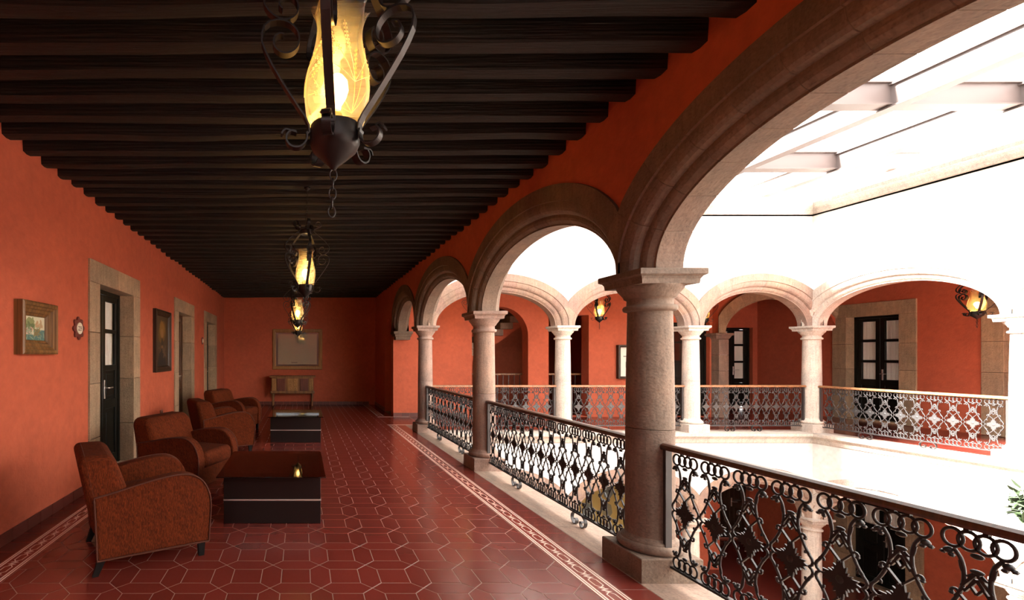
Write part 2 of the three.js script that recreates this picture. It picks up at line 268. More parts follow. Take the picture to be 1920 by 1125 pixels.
// ---------- walls with openings: local x along the wall, y up, face at z = 0 looking to +z ----------
function wallPanel(name, x0, x1, y0, y1, holes, thick, mat, pos, turn) {
  const g = extrude(rect(x0, x1, y0, y1), thick, 0, holes).translate(0, 0, -thick);
  const m = struct(name, boxUV(clean(g)), mat); m.position.set(...pos); m.rotation.y = turn; return m;
}
function archHole(x0, x1, y0, spring, rise) { const o = [[x0, y0], [x1, y0]], c = (x0 + x1) / 2, h = (x1 - x0) / 2; for (let k = 0; k <= 24; k++) { const t = k / 24 * Math.PI; o.push([c + h * Math.cos(t), spring + rise * Math.sin(t)]); } return o; }
const LT = Math.PI / 2;                                             // left wall: local x -> -z, local z -> +x
const leftDoors = [[5.155, 6.756], [8.62, 10.17], [11.25, 12.85]];  // outer edges of the stone surrounds, distance from the camera
const DT = 2.575, JW = 0.26;
wallPanel('wall_left', -ZN, -ZB + 0.3, -0.1, 3.5, leftDoors.map(([a, b]) => rect(a + 0.02, b - 0.02, -0.02, DT - 0.02)), 0.4, M.red, [XL, 0, 0], LT);
wallPanel('wall_back', XL - 0.3, 2.6, -0.1, 3.5, [], 0.3, M.red, [0, 0, ZB], 0);
wallPanel('wall_near', XL - 0.4, 2.8, -0.1, 3.5, [], 0.3, M.red, [0, 0, ZN + 0.3], 0);
// corridor side beyond the last arch, with a shallow arched niche
wallPanel('wall_right', ZB, GB - 0.2, -0.1, 3.5, [archHole(-12.55, -11.66, -0.05, 2.02, 0.42)], 0.22, M.red, [XR, 0, 0], -LT);
struct('wall_right_niche', [box(XR + 0.22, XR + 0.4, -0.1, 3.5, ZB, GB - 0.25)], M.red);
// far gallery back wall, seen through the arcade
wallPanel('wall_gallery_back', XR, 10.2, LOW, 3.5, [archHole(4.15, 5.52, 0, 1.98, 0.70), rect(6.02, 7.0, 0, 2.48), rect(9.05, 9.95, 0, 2.3), rect(8.35, 9.25, LOW + 0.02, LOW + 2.35)], 0.3, M.red, [0, 0, GB], 0);
wallPanel('wall_gallery_right', -13.6, 3, LOW, 3.5, [rect(-11.30, -9.79, 0, 2.67), rect(-8.82, -7.18, 0, 2.67), rect(-11.27, -9.68, LOW + 0.02, LOW + 2.67), rect(-8.67, -7.03, LOW + 0.02, LOW + 2.67)], 0.3, M.red, [GR, 0, 0], -LT);
wallPanel('wall_gallery_end', 9.9, GR + 0.3, LOW, 3.5, [rect(11.74, 12.74, 0, 2.28), rect(11.74, 12.64, LOW + 0.02, LOW + 2.3)], 0.3, M.red, [0, 0, GE], 0);
struct('wall_gallery_return', [box(10.0, 10.2, LOW, 3.5, GE, GB - 0.01)], M.red);
// stair hall behind the gallery back wall
struct('wall_stair_back', [box(3.2, 9.0, 0, 3.4, -15.7, -15.5)], M.red);
struct('wall_stair_left', [box(3.2, 3.37, 0, 3.4, -15.5, GB - 0.3)], M.red);
struct('wall_stair_right', [box(8.8, 9.0, 0, 3.4, -15.5, GB - 0.3)], M.red);
// transverse stone arch at the corner of the galleries
{
  const o = structGroup('trim_corner_arch'), pl = (g) => g.translate(0, 0, GB - 0.0);
  const sect = [[0.30, -0.2], [0.30, -0.22], [0.06, -0.22], [0.03, -0.19], [0, -0.19], [0, 0.19], [0.03, 0.19], [0.06, 0.22], [0.30, 0.22], [0.30, 0.2]];
  archStones(o, 9.98, GR + 0.3, 2.02, 0.86, 13, M.jamb, pl, 'arch_stone', sect);
  for (let k = 0; k < 5; k++) mk('pier_stone', rbox(0.24, 0.372, 0.42, 0.008).translate(10.11, 0.186 + k * 0.376, GB), pick(M.pink), o);
  mk('capital_stone', squareLoft([[0.13, 1.86], [0.14, 1.88], [0.16, 1.9], [0.19, 1.97], [0.22, 1.98], [0.22, 2.03]]).translate(10.13, 0, GB), M.pink[2], o);
  const s = new THREE.Shape(); s.moveTo(10.02, 2.02); for (let k = 0; k <= 30; k++) { const t = Math.PI - k / 30 * Math.PI; s.lineTo(Math.max(10.02, Math.min(GR, 11.475 + 1.40 * Math.cos(t))), 2.02 + 1.0 * Math.sin(t)); } s.lineTo(GR, 3.4); s.lineTo(10.02, 3.4);
  mk('wall_face', new THREE.ExtrudeGeometry(s, { depth: 0.3, bevelEnabled: false }).translate(0, 0, GB - 0.15), M.red, o);
}

// ---------- ceiling of the corridor: boards over hewn beams ----------
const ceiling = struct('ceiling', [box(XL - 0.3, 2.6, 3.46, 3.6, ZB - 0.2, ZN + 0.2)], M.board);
{
  const variants = [0, 1, 2, 3, 4].map((k) => {
    const L = 4.72, n = 36, g = new THREE.BoxGeometry(L, 0.225, 0.116, n, 2, 2), p = g.attributes.position;
    for (let i = 0; i < p.count; i++) {
      const x = p.getX(i), y = p.getY(i), z = p.getZ(i), w = (s) => vnoise(x * 1.1 + 40 + s, k * 7.3, 400, 400, 11 + s) - 0.5;
      const r = Math.abs(y) > 0.1 && Math.abs(z) > 0.05 ? 0.008 : 0;
      p.setXYZ(i, x, y + (y < 0 ? w(1) * 0.028 + r : 0), z + w(2) * 0.018 + (z > 0 ? -1 : 1) * r + z * w(3) * 0.2);
    }
    g.computeVertexNormals(); return ready(g.translate((XL + XR) / 2, CEIL + 0.112, 0));
  });
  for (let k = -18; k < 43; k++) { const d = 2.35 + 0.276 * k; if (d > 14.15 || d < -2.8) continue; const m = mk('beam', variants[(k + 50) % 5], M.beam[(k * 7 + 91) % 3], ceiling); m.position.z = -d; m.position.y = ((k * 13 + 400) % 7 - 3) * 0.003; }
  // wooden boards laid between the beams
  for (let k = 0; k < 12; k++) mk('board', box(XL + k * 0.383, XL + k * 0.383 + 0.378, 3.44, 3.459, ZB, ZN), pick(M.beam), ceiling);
}

// ---------- floor of the corridor ----------
const P = 0.331, FX0 = -1.985, FX1 = 1.845;
const floor = struct('floor', [box(XL - 0.2, 2.62, -0.28, -0.0016, ZB - 0.1, -1.0)], M.grout);
struct('floor_behind', [box(XL - 0.2, 2.62, -0.28, 0, -1.0, ZN)], M.tile[1]);
function clip(poly, x0, x1, z0, z1) { for (const [ax, s, lim] of [[0, 1, x0], [0, -1, x1], [1, 1, z0], [1, -1, z1]]) { const out = []; for (let i = 0; i < poly.length; i++) { const a = poly[i], b = poly[(i + 1) % poly.length], da = (a[ax] - lim) * s, db = (b[ax] - lim) * s; if (da >= 0) out.push(a); if (da * db < 0) { const t = da / (da - db); out.push([a[0] + (b[0] - a[0]) * t, a[1] + (b[1] - a[1]) * t]); } } poly = out; if (poly.length < 3) return null; } return poly; }
function tileGeo(poly, gap, y = 0) {                                // convex tile in xz, shrunk by half a joint, with a small arris
  const n = poly.length; let area = 0; for (let i = 0; i < n; i++) { const a = poly[i], b = poly[(i + 1) % n]; area += a[0] * b[1] - b[0] * a[1]; }
  if (Math.abs(area) < 0.002) return null; if (area < 0) poly = poly.slice().reverse();
  const off = (d) => poly.map((p, i) => { const a = poly[(i + n - 1) % n], b = poly[(i + 1) % n]; const n1 = nrm(a, p), n2 = nrm(p, b); const k = 1 + n1[0] * n2[0] + n1[1] * n2[1]; return [p[0] + (n1[0] + n2[0]) / k * d, p[1] + (n1[1] + n2[1]) / k * d]; });
  const nrm = (a, b) => { const dx = b[0] - a[0], dz = b[1] - a[1], l = Math.hypot(dx, dz) || 1; return [-dz / l, dx / l]; };
  const A = off(gap / 2), B = off(gap / 2 + 0.0012), v = [];
  for (let i = 0; i < n; i++) { const j = (i + 1) % n; v.push(A[i][0], y - 0.006, A[i][1], A[j][0], y - 0.0008, A[j][1], A[j][0], y - 0.006, A[j][1], A[i][0], y - 0.006, A[i][1], A[i][0], y - 0.0008, A[i][1], A[j][0], y - 0.0008, A[j][1], A[i][0], y - 0.0008, A[i][1], B[j][0], y, B[j][1], A[j][0], y - 0.0008, A[j][1], A[i][0], y - 0.0008, A[i][1], B[i][0], y, B[i][1], B[j][0], y, B[j][1]); }
  for (let i = 1; i + 1 < n; i++) v.push(B[0][0], y, B[0][1], B[i + 1][0], y, B[i + 1][1], B[i][0], y, B[i][1]);
  const g = new THREE.BufferGeometry(); g.setAttribute('position', new THREE.Float32BufferAttribute(v, 3)); g.computeVertexNormals(); return boxUV(g);
}
{
  const s = 0.205 * P, tiles = [], z0 = ZB, z1 = -1.1;
  const add = (poly) => { const q = clip(poly, FX0, FX1, z0, z1); if (q) tiles.push(q); };
  const ox = -0.206 - 7 * P, oz = -3.673 + 9 * P;
  for (let i = -1; i < 16; i++) for (let j = -2; j < 46; j++) {
    const x = ox + i * P, z = oz - j * P;
    add([[x, z], [x + s, z - s], [x + P - s, z - s], [x + P, z], [x + P - s, z + s], [x + s, z + s]]);
    add([[x, z], [x - s, z - s], [x - s, z - P + s], [x, z - P], [x + s, z - P + s], [x + s, z - s]]);
    add([[x + s, z - s], [x + P - s, z - s], [x + P - s, z - P + s], [x + s, z - P + s]]);
  }
  const seen = tiles.map((q) => { const cx = q.reduce((a, p) => a + p[0], 0) / q.length, cz = q.reduce((a, p) => a + p[1], 0) / q.length, d = -cz, px = VX + FOC * cx / d, py = VY + FOC * EYE / d; const hid = px < -20 || px > W || py > H + 20 || (px > 150 && px < 385 && py > 1010 - 0) && false; return [q, hid ? 1e9 : d]; }).sort((a, b) => a[1] - b[1]);
  const rest = [];
  seen.forEach(([q], i) => { const g = tileGeo(q, 0.0055); if (!g) return; if (i < 300) mk('tile', g, pick(M.tile), floor, true); else rest.push(g); });
  const m = mk('tile_field', join(rest), M.tile[0], floor, true); m.userData.kind = 'stuff';
  // border of printed tiles and plain strips on both sides
  const borderTex = canvasTex(256, 256, (c, w) => {
    c.fillStyle = '#7c3026'; c.fillRect(0, 0, w, w);
    c.fillStyle = '#e6cfc0'; for (const x of [14, 40, 200, 226]) c.fillRect(x, 0, 16, w);
    c.strokeStyle = '#e2c8b8'; c.lineWidth = 10; c.lineJoin = 'miter';
    const poly = (pts) => { c.beginPath(); pts.forEach((p, i) => (i ? c.lineTo(...p) : c.moveTo(...p))); c.stroke(); };
    poly([[92, 78], [92, 178], [122, 214], [164, 178], [164, 78], [134, 42], [92, 78]]);
    poly([[150, 214], [100, 226], [156, 240], [100, 256]]); poly([[106, 42], [156, 30], [100, 16], [156, 0]]);
  });
  const bm = phy({ color: 0xffffff, map: borderTex, roughness: 0.22 });
  const sq = (x0, x1, za, zb, mat, name, uv) => {
    const g = tileGeo([[x0, za], [x1, za], [x1, zb], [x0, zb]], 0.003); if (!g) return;
    if (uv) { const p = g.attributes.position, t = g.attributes.uv; for (let i = 0; i < p.count; i++) t.setXY(i, (p.getX(i) - x0) / (x1 - x0), (p.getZ(i) - za) / (zb - za)); }
    mk(name, g, mat, floor, true);
  };
  const T = 0.19;
  for (let k = 0; k < 69; k++) {
    const za = -1.09 - k * T + 0.0, zb = za - T; if (zb < ZB) break;
    sq(XL, -2.175, za, zb, pick(M.tile), 'plain_tile'); sq(-2.175, FX0, za, zb, bm, 'border_tile', true);
    if (zb > -10.05 || za < -11.4) { sq(FX1, 2.035, za, zb, bm, 'border_tile', true); sq(2.035, 2.22, za, zb, pick(M.tile), 'plain_tile'); }
    else { for (let q = 0; q < 4; q++) sq(FX1 + q * 0.19, FX1 + q * 0.19 + 0.19, za, zb, pick(M.tile), 'plain_tile'); }
  }
  for (const z of [-10.06, -11.36]) mk('border_strip', box(FX1, 2.6, -0.003, 0.0006, z - 0.03, z + 0.03), std({ color: C(0.62, 0.45, 0.36), roughness: 0.4 }), floor);
}
// stone kerb between the columns
{
  const k = structGroup('trim_kerb'); let z = -0.5;
  for (const L of [1.1, 0.72, 0.9, 0.86, 1.05, 0.95, 0.7, 1.1, 0.78, 0.8]) { mk('kerb_stone', rbox(0.4, 0.2, L - 0.006, 0.006).translate(2.42, -0.099, z - L / 2), pick(M.kerb), k); z -= L; }
}
// skirting tiles along the walls
function skirting(name, x0, x1, pos, turn, gaps = []) {
  const o = structGroup(name, pos, turn), T = 0.2;
  for (let x = x0; x + T <= x1 + 0.01; x += T) { const c = x + T / 2; if (gaps.some(([a, b]) => c > a - 0.05 && c < b + 0.05)) continue; mk('skirting_tile', rbox(T - 0.004, 0.095, 0.014, 0.003, c, 0.047, 0.007, 1), pick(M.skirting), o); }
}
skirting('baseboard_left', 1.2, 14.2, [XL, 0, 0], LT, leftDoors);
skirting('baseboard_back', XL, 2.2, [0, 0, ZB], 0);
skirting('baseboard_right', XR, 4.1, [0, 0, GB], 0);
skirting('baseboard_niche', -14.2, -12.6, [XR, 0, 0], -LT);
// ---------- skylight of steel beams over the courtyard ----------
{
  const o = structGroup('skylight'), ib = (L) => { const h = 0.3, w = 0.17; return [box(-L / 2, L / 2, -h / 2 + 0.02, h / 2 - 0.02, -0.05, 0.05), box(-L / 2, L / 2, -h / 2, -h / 2 + 0.02, -w / 2, w / 2), box(-L / 2, L / 2, h / 2 - 0.02, h / 2, -w / 2, w / 2)]; };
  for (const z of [-8.05, -6.0, -3.95, -1.9, 0.15]) { const b = mk('cross_beam', ready(ib(8.6)), M.steelPink, o); b.position.set(6.3, 4.83, z); }
  for (const x of [3.2, 5.4, 7.55, 9.2]) { const b = mk('long_beam', ready(ib(13)), M.steelPink, o); b.rotation.y = LT; b.position.set(x, 4.80, -3.4); }
}

// ---------- columns ----------
const SHAFT = [[0.128, 0.245], [0.142, 0.25], [0.141, 0.62], [0.139, 1.0], [0.136, 1.35], [0.131, 1.7], [0.129, 1.81]];
const colGeo = {
  plinth: ready(squareLoft([[0.196, -0.02], [0.202, 0], [0.202, 0.155], [0.196, 0.161]])),
  base: ready(lathe([[0.0, 0.16], [0.17, 0.16], [0.187, 0.17], [0.194, 0.19], [0.189, 0.213], [0.172, 0.224], [0.166, 0.226], [0.166, 0.238], [0.152, 0.244], [0.144, 0.262]], 40)),
  drum: ready(lathe([[0.144, 0.255], [0.1425, 0.6], [0.141, 0.988], [0.137, 0.993]], 40)),
  drum2: ready(lathe([[0.137, 0.995], [0.141, 1.0], [0.137, 1.35], [0.132, 1.65], [0.129, 1.815]], 40)),
  capital: ready(lathe([[0.129, 1.80], [0.150, 1.806], [0.157, 1.816], [0.157, 1.832], [0.150, 1.842], [0.134, 1.846], [0.133, 1.885], [0.150, 1.895], [0.152, 1.905], [0.166, 1.925], [0.187, 1.95], [0.196, 1.972], [0.196, 1.98], [0, 1.98]], 40)),
  abacus: ready(squareLoft([[0.19, 1.975], [0.193, 2.005], [0.203, 2.022], [0.218, 2.03], [0.221, 2.034], [0.221, 2.068], [0.217, 2.071]])),
};
function column(label, x, z, mats, y = 0, group) {
  const t = thing('stone_column', label, 'column', [x, y, z], 0, group);
  ['plinth', 'base_moulding', 'shaft_drum', 'shaft_drum', 'capital', 'abacus'].forEach((n, i) => mk(n, colGeo[['plinth', 'base', 'drum', 'drum2', 'capital', 'abacus'][i]], mats[[0, 1, 2, 3, 0, 1][i] % mats.length], t)); return t;
}
const S = M.stone, K = M.pink;
column('nearest thick stone column, with the iron handrail ending against its shaft', CX, CZ[2], [S[0], S[1], S[3], S[0]]);
column('second stone column along the corridor, between two black railings', CX, CZ[1], [K[0], K[2], K[0], K[3]]);
column('third and farthest stone column of the corridor, where the railing ends', CX, CZ[0], [K[1], K[0], K[1], K[0]]);
{ const c = column('', CX, CZ[3], [S[0]]); c.userData = { kind: 'structure' }; c.name = 'pillar_behind'; const e = column('', CX, CZ[4], [S[0]]); e.userData = { kind: 'structure' }; e.name = 'pillar_rear'; }
const W1 = [M.pale];
column('white stone column across the courtyard in front of the dark doorless opening', FX[1], FZ, W1);
column('white stone column across the courtyard, left of the glazed corner door', FX[2], FZ, W1);
column('white stone column at the courtyard corner where two arcades meet', FX[3], FZ, W1);
column('overexposed white column at the right edge of the photo beside the tall stone jamb', RX, RZ[1], W1);
column('pale ground-floor column under the white corner column, seen through the near railing', FX[3], FZ, W1, LOW);
column('pale ground-floor column under the white column beside the glazed corner door', FX[2], FZ, W1, LOW);
column('pale ground-floor column below the white column in front of the dark opening', FX[1], FZ, W1, LOW);
column('bright ground-floor column at the lower right edge, seen through the near railing', RX, RZ[1], W1, LOW);
// impost of the last arch on the end wall
{ const o = structGroup('trim_impost', [XC, 0, GB + 0.06]); mk('impost_stone', squareLoft([[0.17, 1.87], [0.175, 1.93], [0.18, 1.945], [0.195, 1.955], [0.195, 1.985], [0.20, 2.0], [0.225, 2.015], [0.225, 2.07]]), S[2], o); }

// ---------- cast-iron railings ----------
const PITCH = 0.2055, UH = 0.74;
function balusterGeo(hi) {
  const hp = PITCH / 2, rad = hi ? 6 : 4, g = [], r = 0.0062, m = UH / 2;
  const half = [];
  for (const u of [-0.6, -0.2, 0.2, 0.6]) half.push(new THREE.TorusGeometry(0.027, 0.0054, rad, hi ? 20 : 12).scale(1, 1.25, 1.1).translate(u * hp, UH - 0.036, 0));
  for (const s of [-1, 1]) {
    const X = (u) => u * hp * s;
    half.push(tube([[X(0.56), UH - 0.076], [X(0.40), UH - 0.105], [X(0.32), UH - 0.15], [X(0.34), UH - 0.20], [X(0.50), UH - 0.255], [X(0.76), UH - 0.31], [X(0.93), m + 0.034], [X(0.92), m + 0.014], [X(0.78), m]], r, hi ? 20 : 10, rad));
    half.push(tube([[X(0.42), UH - 0.232], [X(0.54), UH - 0.224], [X(0.62), UH - 0.23], [X(0.63), UH - 0.241]], r * 0.9, hi ? 8 : 4, rad));
    half.push(tube([[X(0.80), m + 0.06], [X(0.70), m + 0.072], [X(0.62), m + 0.066], [X(0.63), m + 0.056]], r * 0.8, hi ? 8 : 4, rad));
    half.push(tube([[X(0.10), UH - 0.15], [X(0.26), UH - 0.165], [X(0.36), UH - 0.15], [X(0.42), UH - 0.115]], r * 0.7, hi ? 8 : 4, rad));
    half.push(new THREE.IcosahedronGeometry(0.0135, hi ? 1 : 0).translate(X(0.70), UH - 0.088, 0), new THREE.IcosahedronGeometry(0.0095, 0).translate(X(0.84), UH - 0.098, 0), new THREE.IcosahedronGeometry(0.0095, 0).translate(X(0.62), UH - 0.104, 0));
    half.push(new THREE.IcosahedronGeometry(0.0085, 0).translate(X(0.62), UH - 0.243, 0));
    half.push(bar([X(0.36), UH - 0.205], [0, UH - 0.145], 0.009, 0.011), bar([X(0.30), UH - 0.222], [X(-0.02), UH - 0.168], 0.007, 0.010), bar([X(0.16), UH - 0.196], [0, UH - 0.222], 0.007, 0.010), bar([X(0.02), UH - 0.166], [X(0.17), UH - 0.197], 0.007, 0.01));
    half.push(bar([X(0.46), UH - 0.235], [X(0.05), UH - 0.285], 0.007, 0.010), bar([X(0.30), UH - 0.21], [X(0.52), UH - 0.252], 0.007, 0.01));
    half.push(bar([X(0.227), UH], [X(0.227), UH + 0.012], 0.014, 0.014));
  }
  half.push(new THREE.IcosahedronGeometry(0.012, hi ? 1 : 0).scale(1.5, 0.9, 0.8).translate(0, UH - 0.084, 0), new THREE.IcosahedronGeometry(0.011, hi ? 1 : 0).scale(1.7, 0.9, 0.8).translate(0, UH - 0.14, 0), bar([0, UH - 0.285], [0, UH - 0.305], 0.008, 0.01));
  g.push(...half, ...half.map((h) => { const c = clean(h.clone()); c.translate(0, -m, 0).rotateX(Math.PI).translate(0, m, 0); return c; }));
  const leaf = [], N = 44; for (let i = 0; i < N; i++) { const a = i / N * 2 * Math.PI, lobe = 0.80 + 0.20 * Math.cos(4 * a), z = i % 2 ? 0.74 : 1.02; leaf.push([0.78 * hp * Math.cos(a) * lobe * z, m + 0.09 * Math.sin(a) * lobe * z]); }
  g.push(extrude(leaf, 0.008).translate(0, 0, -0.004), new THREE.IcosahedronGeometry(0.018, 1).scale(1, 1.2, 0.5).translate(0, m, 0));
  return ready(g);
}
const unitHi = balusterGeo(true), unitLo = balusterGeo(false);
const footStraps = [1, -1].map((s) => ready(ribbon(spline([[0.012, 0.112], [0.05, 0.108], [0.088, 0.088], [0.10, 0.052], [0.082, 0.018], [0.055, 0.006], [0.032, 0.018], [0.028, 0.042], [0.044, 0.056], [0.058, 0.046]].map(([x, y]) => [x * s, y]), 26), 0.028, 0.006)));
function railing(label, x0, x1, pos, turn, near, feet) {            // local x along the rail from x0 to x1
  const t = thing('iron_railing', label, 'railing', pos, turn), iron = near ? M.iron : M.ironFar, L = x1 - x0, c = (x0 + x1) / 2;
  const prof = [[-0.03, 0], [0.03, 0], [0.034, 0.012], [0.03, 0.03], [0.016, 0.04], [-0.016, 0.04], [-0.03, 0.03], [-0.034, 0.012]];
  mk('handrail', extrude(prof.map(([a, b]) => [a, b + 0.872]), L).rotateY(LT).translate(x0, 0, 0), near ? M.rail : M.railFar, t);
  mk('bottom_rail', box(x0 + 0.065, x1 - 0.065, 0.104, 0.118, -0.016, 0.016), iron, t);
  for (const x of [x0 + 0.03, x1 - 0.03]) mk('end_post', box(x - 0.011, x + 0.011, 0.155, 0.874, -0.02, 0.02), M.ironFar, t);
  const n = Math.max(1, Math.round((L - 0.13) / PITCH)), p = (L - 0.13) / n;
  for (let i = 0; i < n; i++) { const m = mk('baluster', near ? unitHi : unitLo, iron, t); m.position.set(x0 + 0.065 + (i + 0.5) * p, 0.118, 0); m.scale.x = p / PITCH; }
  for (const f of feet) { for (const g of footStraps) { const m = mk('scroll_foot', g, near ? M.ironFar : iron, t); m.position.set(c + f * L, 0, 0); } }
  return t;
}
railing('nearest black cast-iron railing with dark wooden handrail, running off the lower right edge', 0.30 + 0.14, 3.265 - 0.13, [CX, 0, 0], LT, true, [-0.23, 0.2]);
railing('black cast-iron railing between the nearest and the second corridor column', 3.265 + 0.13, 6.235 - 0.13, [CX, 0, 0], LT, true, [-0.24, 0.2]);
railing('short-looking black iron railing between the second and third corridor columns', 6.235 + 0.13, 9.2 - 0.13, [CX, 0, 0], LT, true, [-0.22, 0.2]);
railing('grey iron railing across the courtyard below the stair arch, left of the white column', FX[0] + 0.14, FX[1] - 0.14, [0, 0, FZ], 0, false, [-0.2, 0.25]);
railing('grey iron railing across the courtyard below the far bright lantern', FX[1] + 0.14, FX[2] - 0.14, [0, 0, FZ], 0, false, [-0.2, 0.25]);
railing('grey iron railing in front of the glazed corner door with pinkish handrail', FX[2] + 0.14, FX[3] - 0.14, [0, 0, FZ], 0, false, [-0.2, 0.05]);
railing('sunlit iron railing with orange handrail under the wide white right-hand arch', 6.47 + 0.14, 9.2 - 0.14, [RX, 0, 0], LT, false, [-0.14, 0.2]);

// ---------- doors in stone surrounds: local x along the wall, z out of the wall, centred ----------
function doorUnit(name, pos, turn, w, h, leafMat, { surround = true, jw = JW, lint = 0.25, rows, handle = 1, depth = 0.17, curtain = true } = {}) {
  const o = structGroup(name, pos, turn), hw = w / 2;
  if (surround) {
    for (const s of [-1, 1]) { const hs = [0.56, 0.62, 0.58, h - 1.76]; let y = 0; for (const q of hs) { mk('jamb_stone', rbox(jw, q - 0.004, 0.42, 0.008).translate(s * (hw + jw / 2), y + q / 2, -0.185), pick(M.jamb), o); y += q; } }
    mk('lintel_stone', rbox(hw + jw - 0.003, lint, 0.42, 0.008).translate(-(hw + jw) / 2, h + lint / 2, -0.185), pick(M.jamb), o);
    mk('lintel_stone', rbox(hw + jw - 0.003, lint, 0.42, 0.008).translate((hw + jw) / 2, h + lint / 2, -0.185), pick(M.jamb), o);
    mk('threshold_stone', box(-hw - 0.02, hw + 0.02, -0.06, 0.035, -0.39, 0.0), M.jamb[2], o);
  }
  const zf = -depth, fr = 0.05;
  mk('door_frame', [box(-hw, -hw + fr, 0.03, h, zf - 0.06, zf), box(hw - fr, hw, 0.03, h, zf - 0.06, zf), box(-hw, hw, h - fr, h, zf - 0.06, zf)], leafMat, o);
  const lw = (w - 2 * fr) / 2, rowsY = rows ?? [[0.18, 0.80, 0], [0.92, 1.30, 0], [1.37, 1.79, 1], [1.84, 2.2, 1]];
  for (const s of [-1, 1]) {
    const cx = s * lw / 2, st = 0.085, holes = rowsY.map(([a, b]) => rect(cx - lw / 2 + st, cx + lw / 2 - st, a, b));
    const leaf = mk('door_leaf', extrude(rect(cx - lw / 2 + 0.002, cx + lw / 2 - 0.002, 0.04, h - fr - 0.004), 0.036, 0.003, holes, 1).translate(0, 0, zf - 0.05), leafMat, o);
    for (const [a, b, g] of rowsY) {
      const x0 = cx - lw / 2 + st, x1 = cx + lw / 2 - st;
      if (g) { mk('pane', box(x0, x1, a, b, zf - 0.034, zf - 0.03), M.pane, leaf); if (curtain) { const pts = []; for (let i = 0; i <= 36; i++) pts.push([x0 - 0.02 + (x1 - x0 + 0.04) * i / 36, 0.008 * Math.sin(i * 1.9 + s)]); const back = pts.map(([x, y]) => [x, y - 0.004]).reverse(); mk('curtain', extrude([...pts, ...back], b - a + 0.04).rotateX(-LT).translate(0, a - 0.02, zf - 0.075), M.curtain, leaf); } }
      else { mk('panel', [rbox(x1 - x0 - 0.004, b - a - 0.004, 0.02, 0.004, (x0 + x1) / 2, (a + b) / 2, zf - 0.036, 1), rbox(x1 - x0 - 0.09, b - a - 0.09, 0.03, 0.01, (x0 + x1) / 2, (a + b) / 2, zf - 0.032, 1)], leafMat, leaf); }
    }
    if (s === handle) { mk('handle_plate', rbox(0.03, 0.24, 0.012, 0.004, cx - s * (lw / 2 - 0.045), 1.06, zf - 0.004), M.silver, leaf); mk('handle', [tube([[0, 0, 0], [0, 0, 0.05], [s * 0.02, 0, 0.058], [s * 0.11, 0, 0.058]], 0.009, 12, 8).translate(cx - s * (lw / 2 - 0.045), 1.08, zf)], M.silver, leaf); }
  }
  mk('room_backing', box(-hw - 0.1, hw + 0.1, 0, h + 0.05, -0.62, -0.5), M.board, o);
  return o;
}
leftDoors.forEach(([a, b], i) => doorUnit('door_' + (i + 1), [XL, 0, -(a + b) / 2], LT, b - a - 2 * JW, DT - 0.25, i === 1 ? M.doorBrown : M.doorGreen, i === 1 ? { rows: [[0.18, 0.8, 0], [0.95, 2.2, 1]] } : {}));
doorUnit('door_4', [GR, 0, -10.545], -LT, 0.97, 2.39, M.doorGreen, { jw: 0.29, lint: 0.30, rows: [[0.18, 0.82, 0], [0.95, 1.33, 1], [1.39, 1.80, 1], [1.86, 2.27, 1]] });
doorUnit('door_5', [GR, 0, -8.0], -LT, 1.1, 2.39, M.doorGreen, { jw: 0.29, lint: 0.30 });
doorUnit('door_6', [12.24, 0, GE], 0, 1.0, 2.28, M.doorGreen, { surround: false, depth: 0.1, rows: [[0.16, 0.72, 0], [0.84, 1.28, 1], [1.34, 1.76, 1], [1.82, 2.18, 1]] });
doorUnit('door_7', [9.5, 0, GB], 0, 0.9, 2.3, M.doorGreen, { surround: false, depth: 0.1, curtain: false });
doorUnit('door_8', [8.8, LOW, GB], 0, 0.9, 2.35, M.frameDark, { surround: false, depth: 0.1, rows: [[0.2, 0.95, 0], [1.1, 2.2, 0]] });
doorUnit('door_9', [GR, LOW, -10.475], -LT, 1.05, 2.39, M.doorGreen, { jw: 0.29, lint: 0.30 });
doorUnit('door_10', [GR, LOW, -7.85], -LT, 1.1, 2.39, M.doorGreen, { jw: 0.29, lint: 0.30 });
doorUnit('door_11', [12.19, LOW, GE], 0, 0.9, 2.3, M.frameDark, { surround: false, depth: 0.1, rows: [[0.2, 0.95, 0], [1.1, 2.2, 0]] });

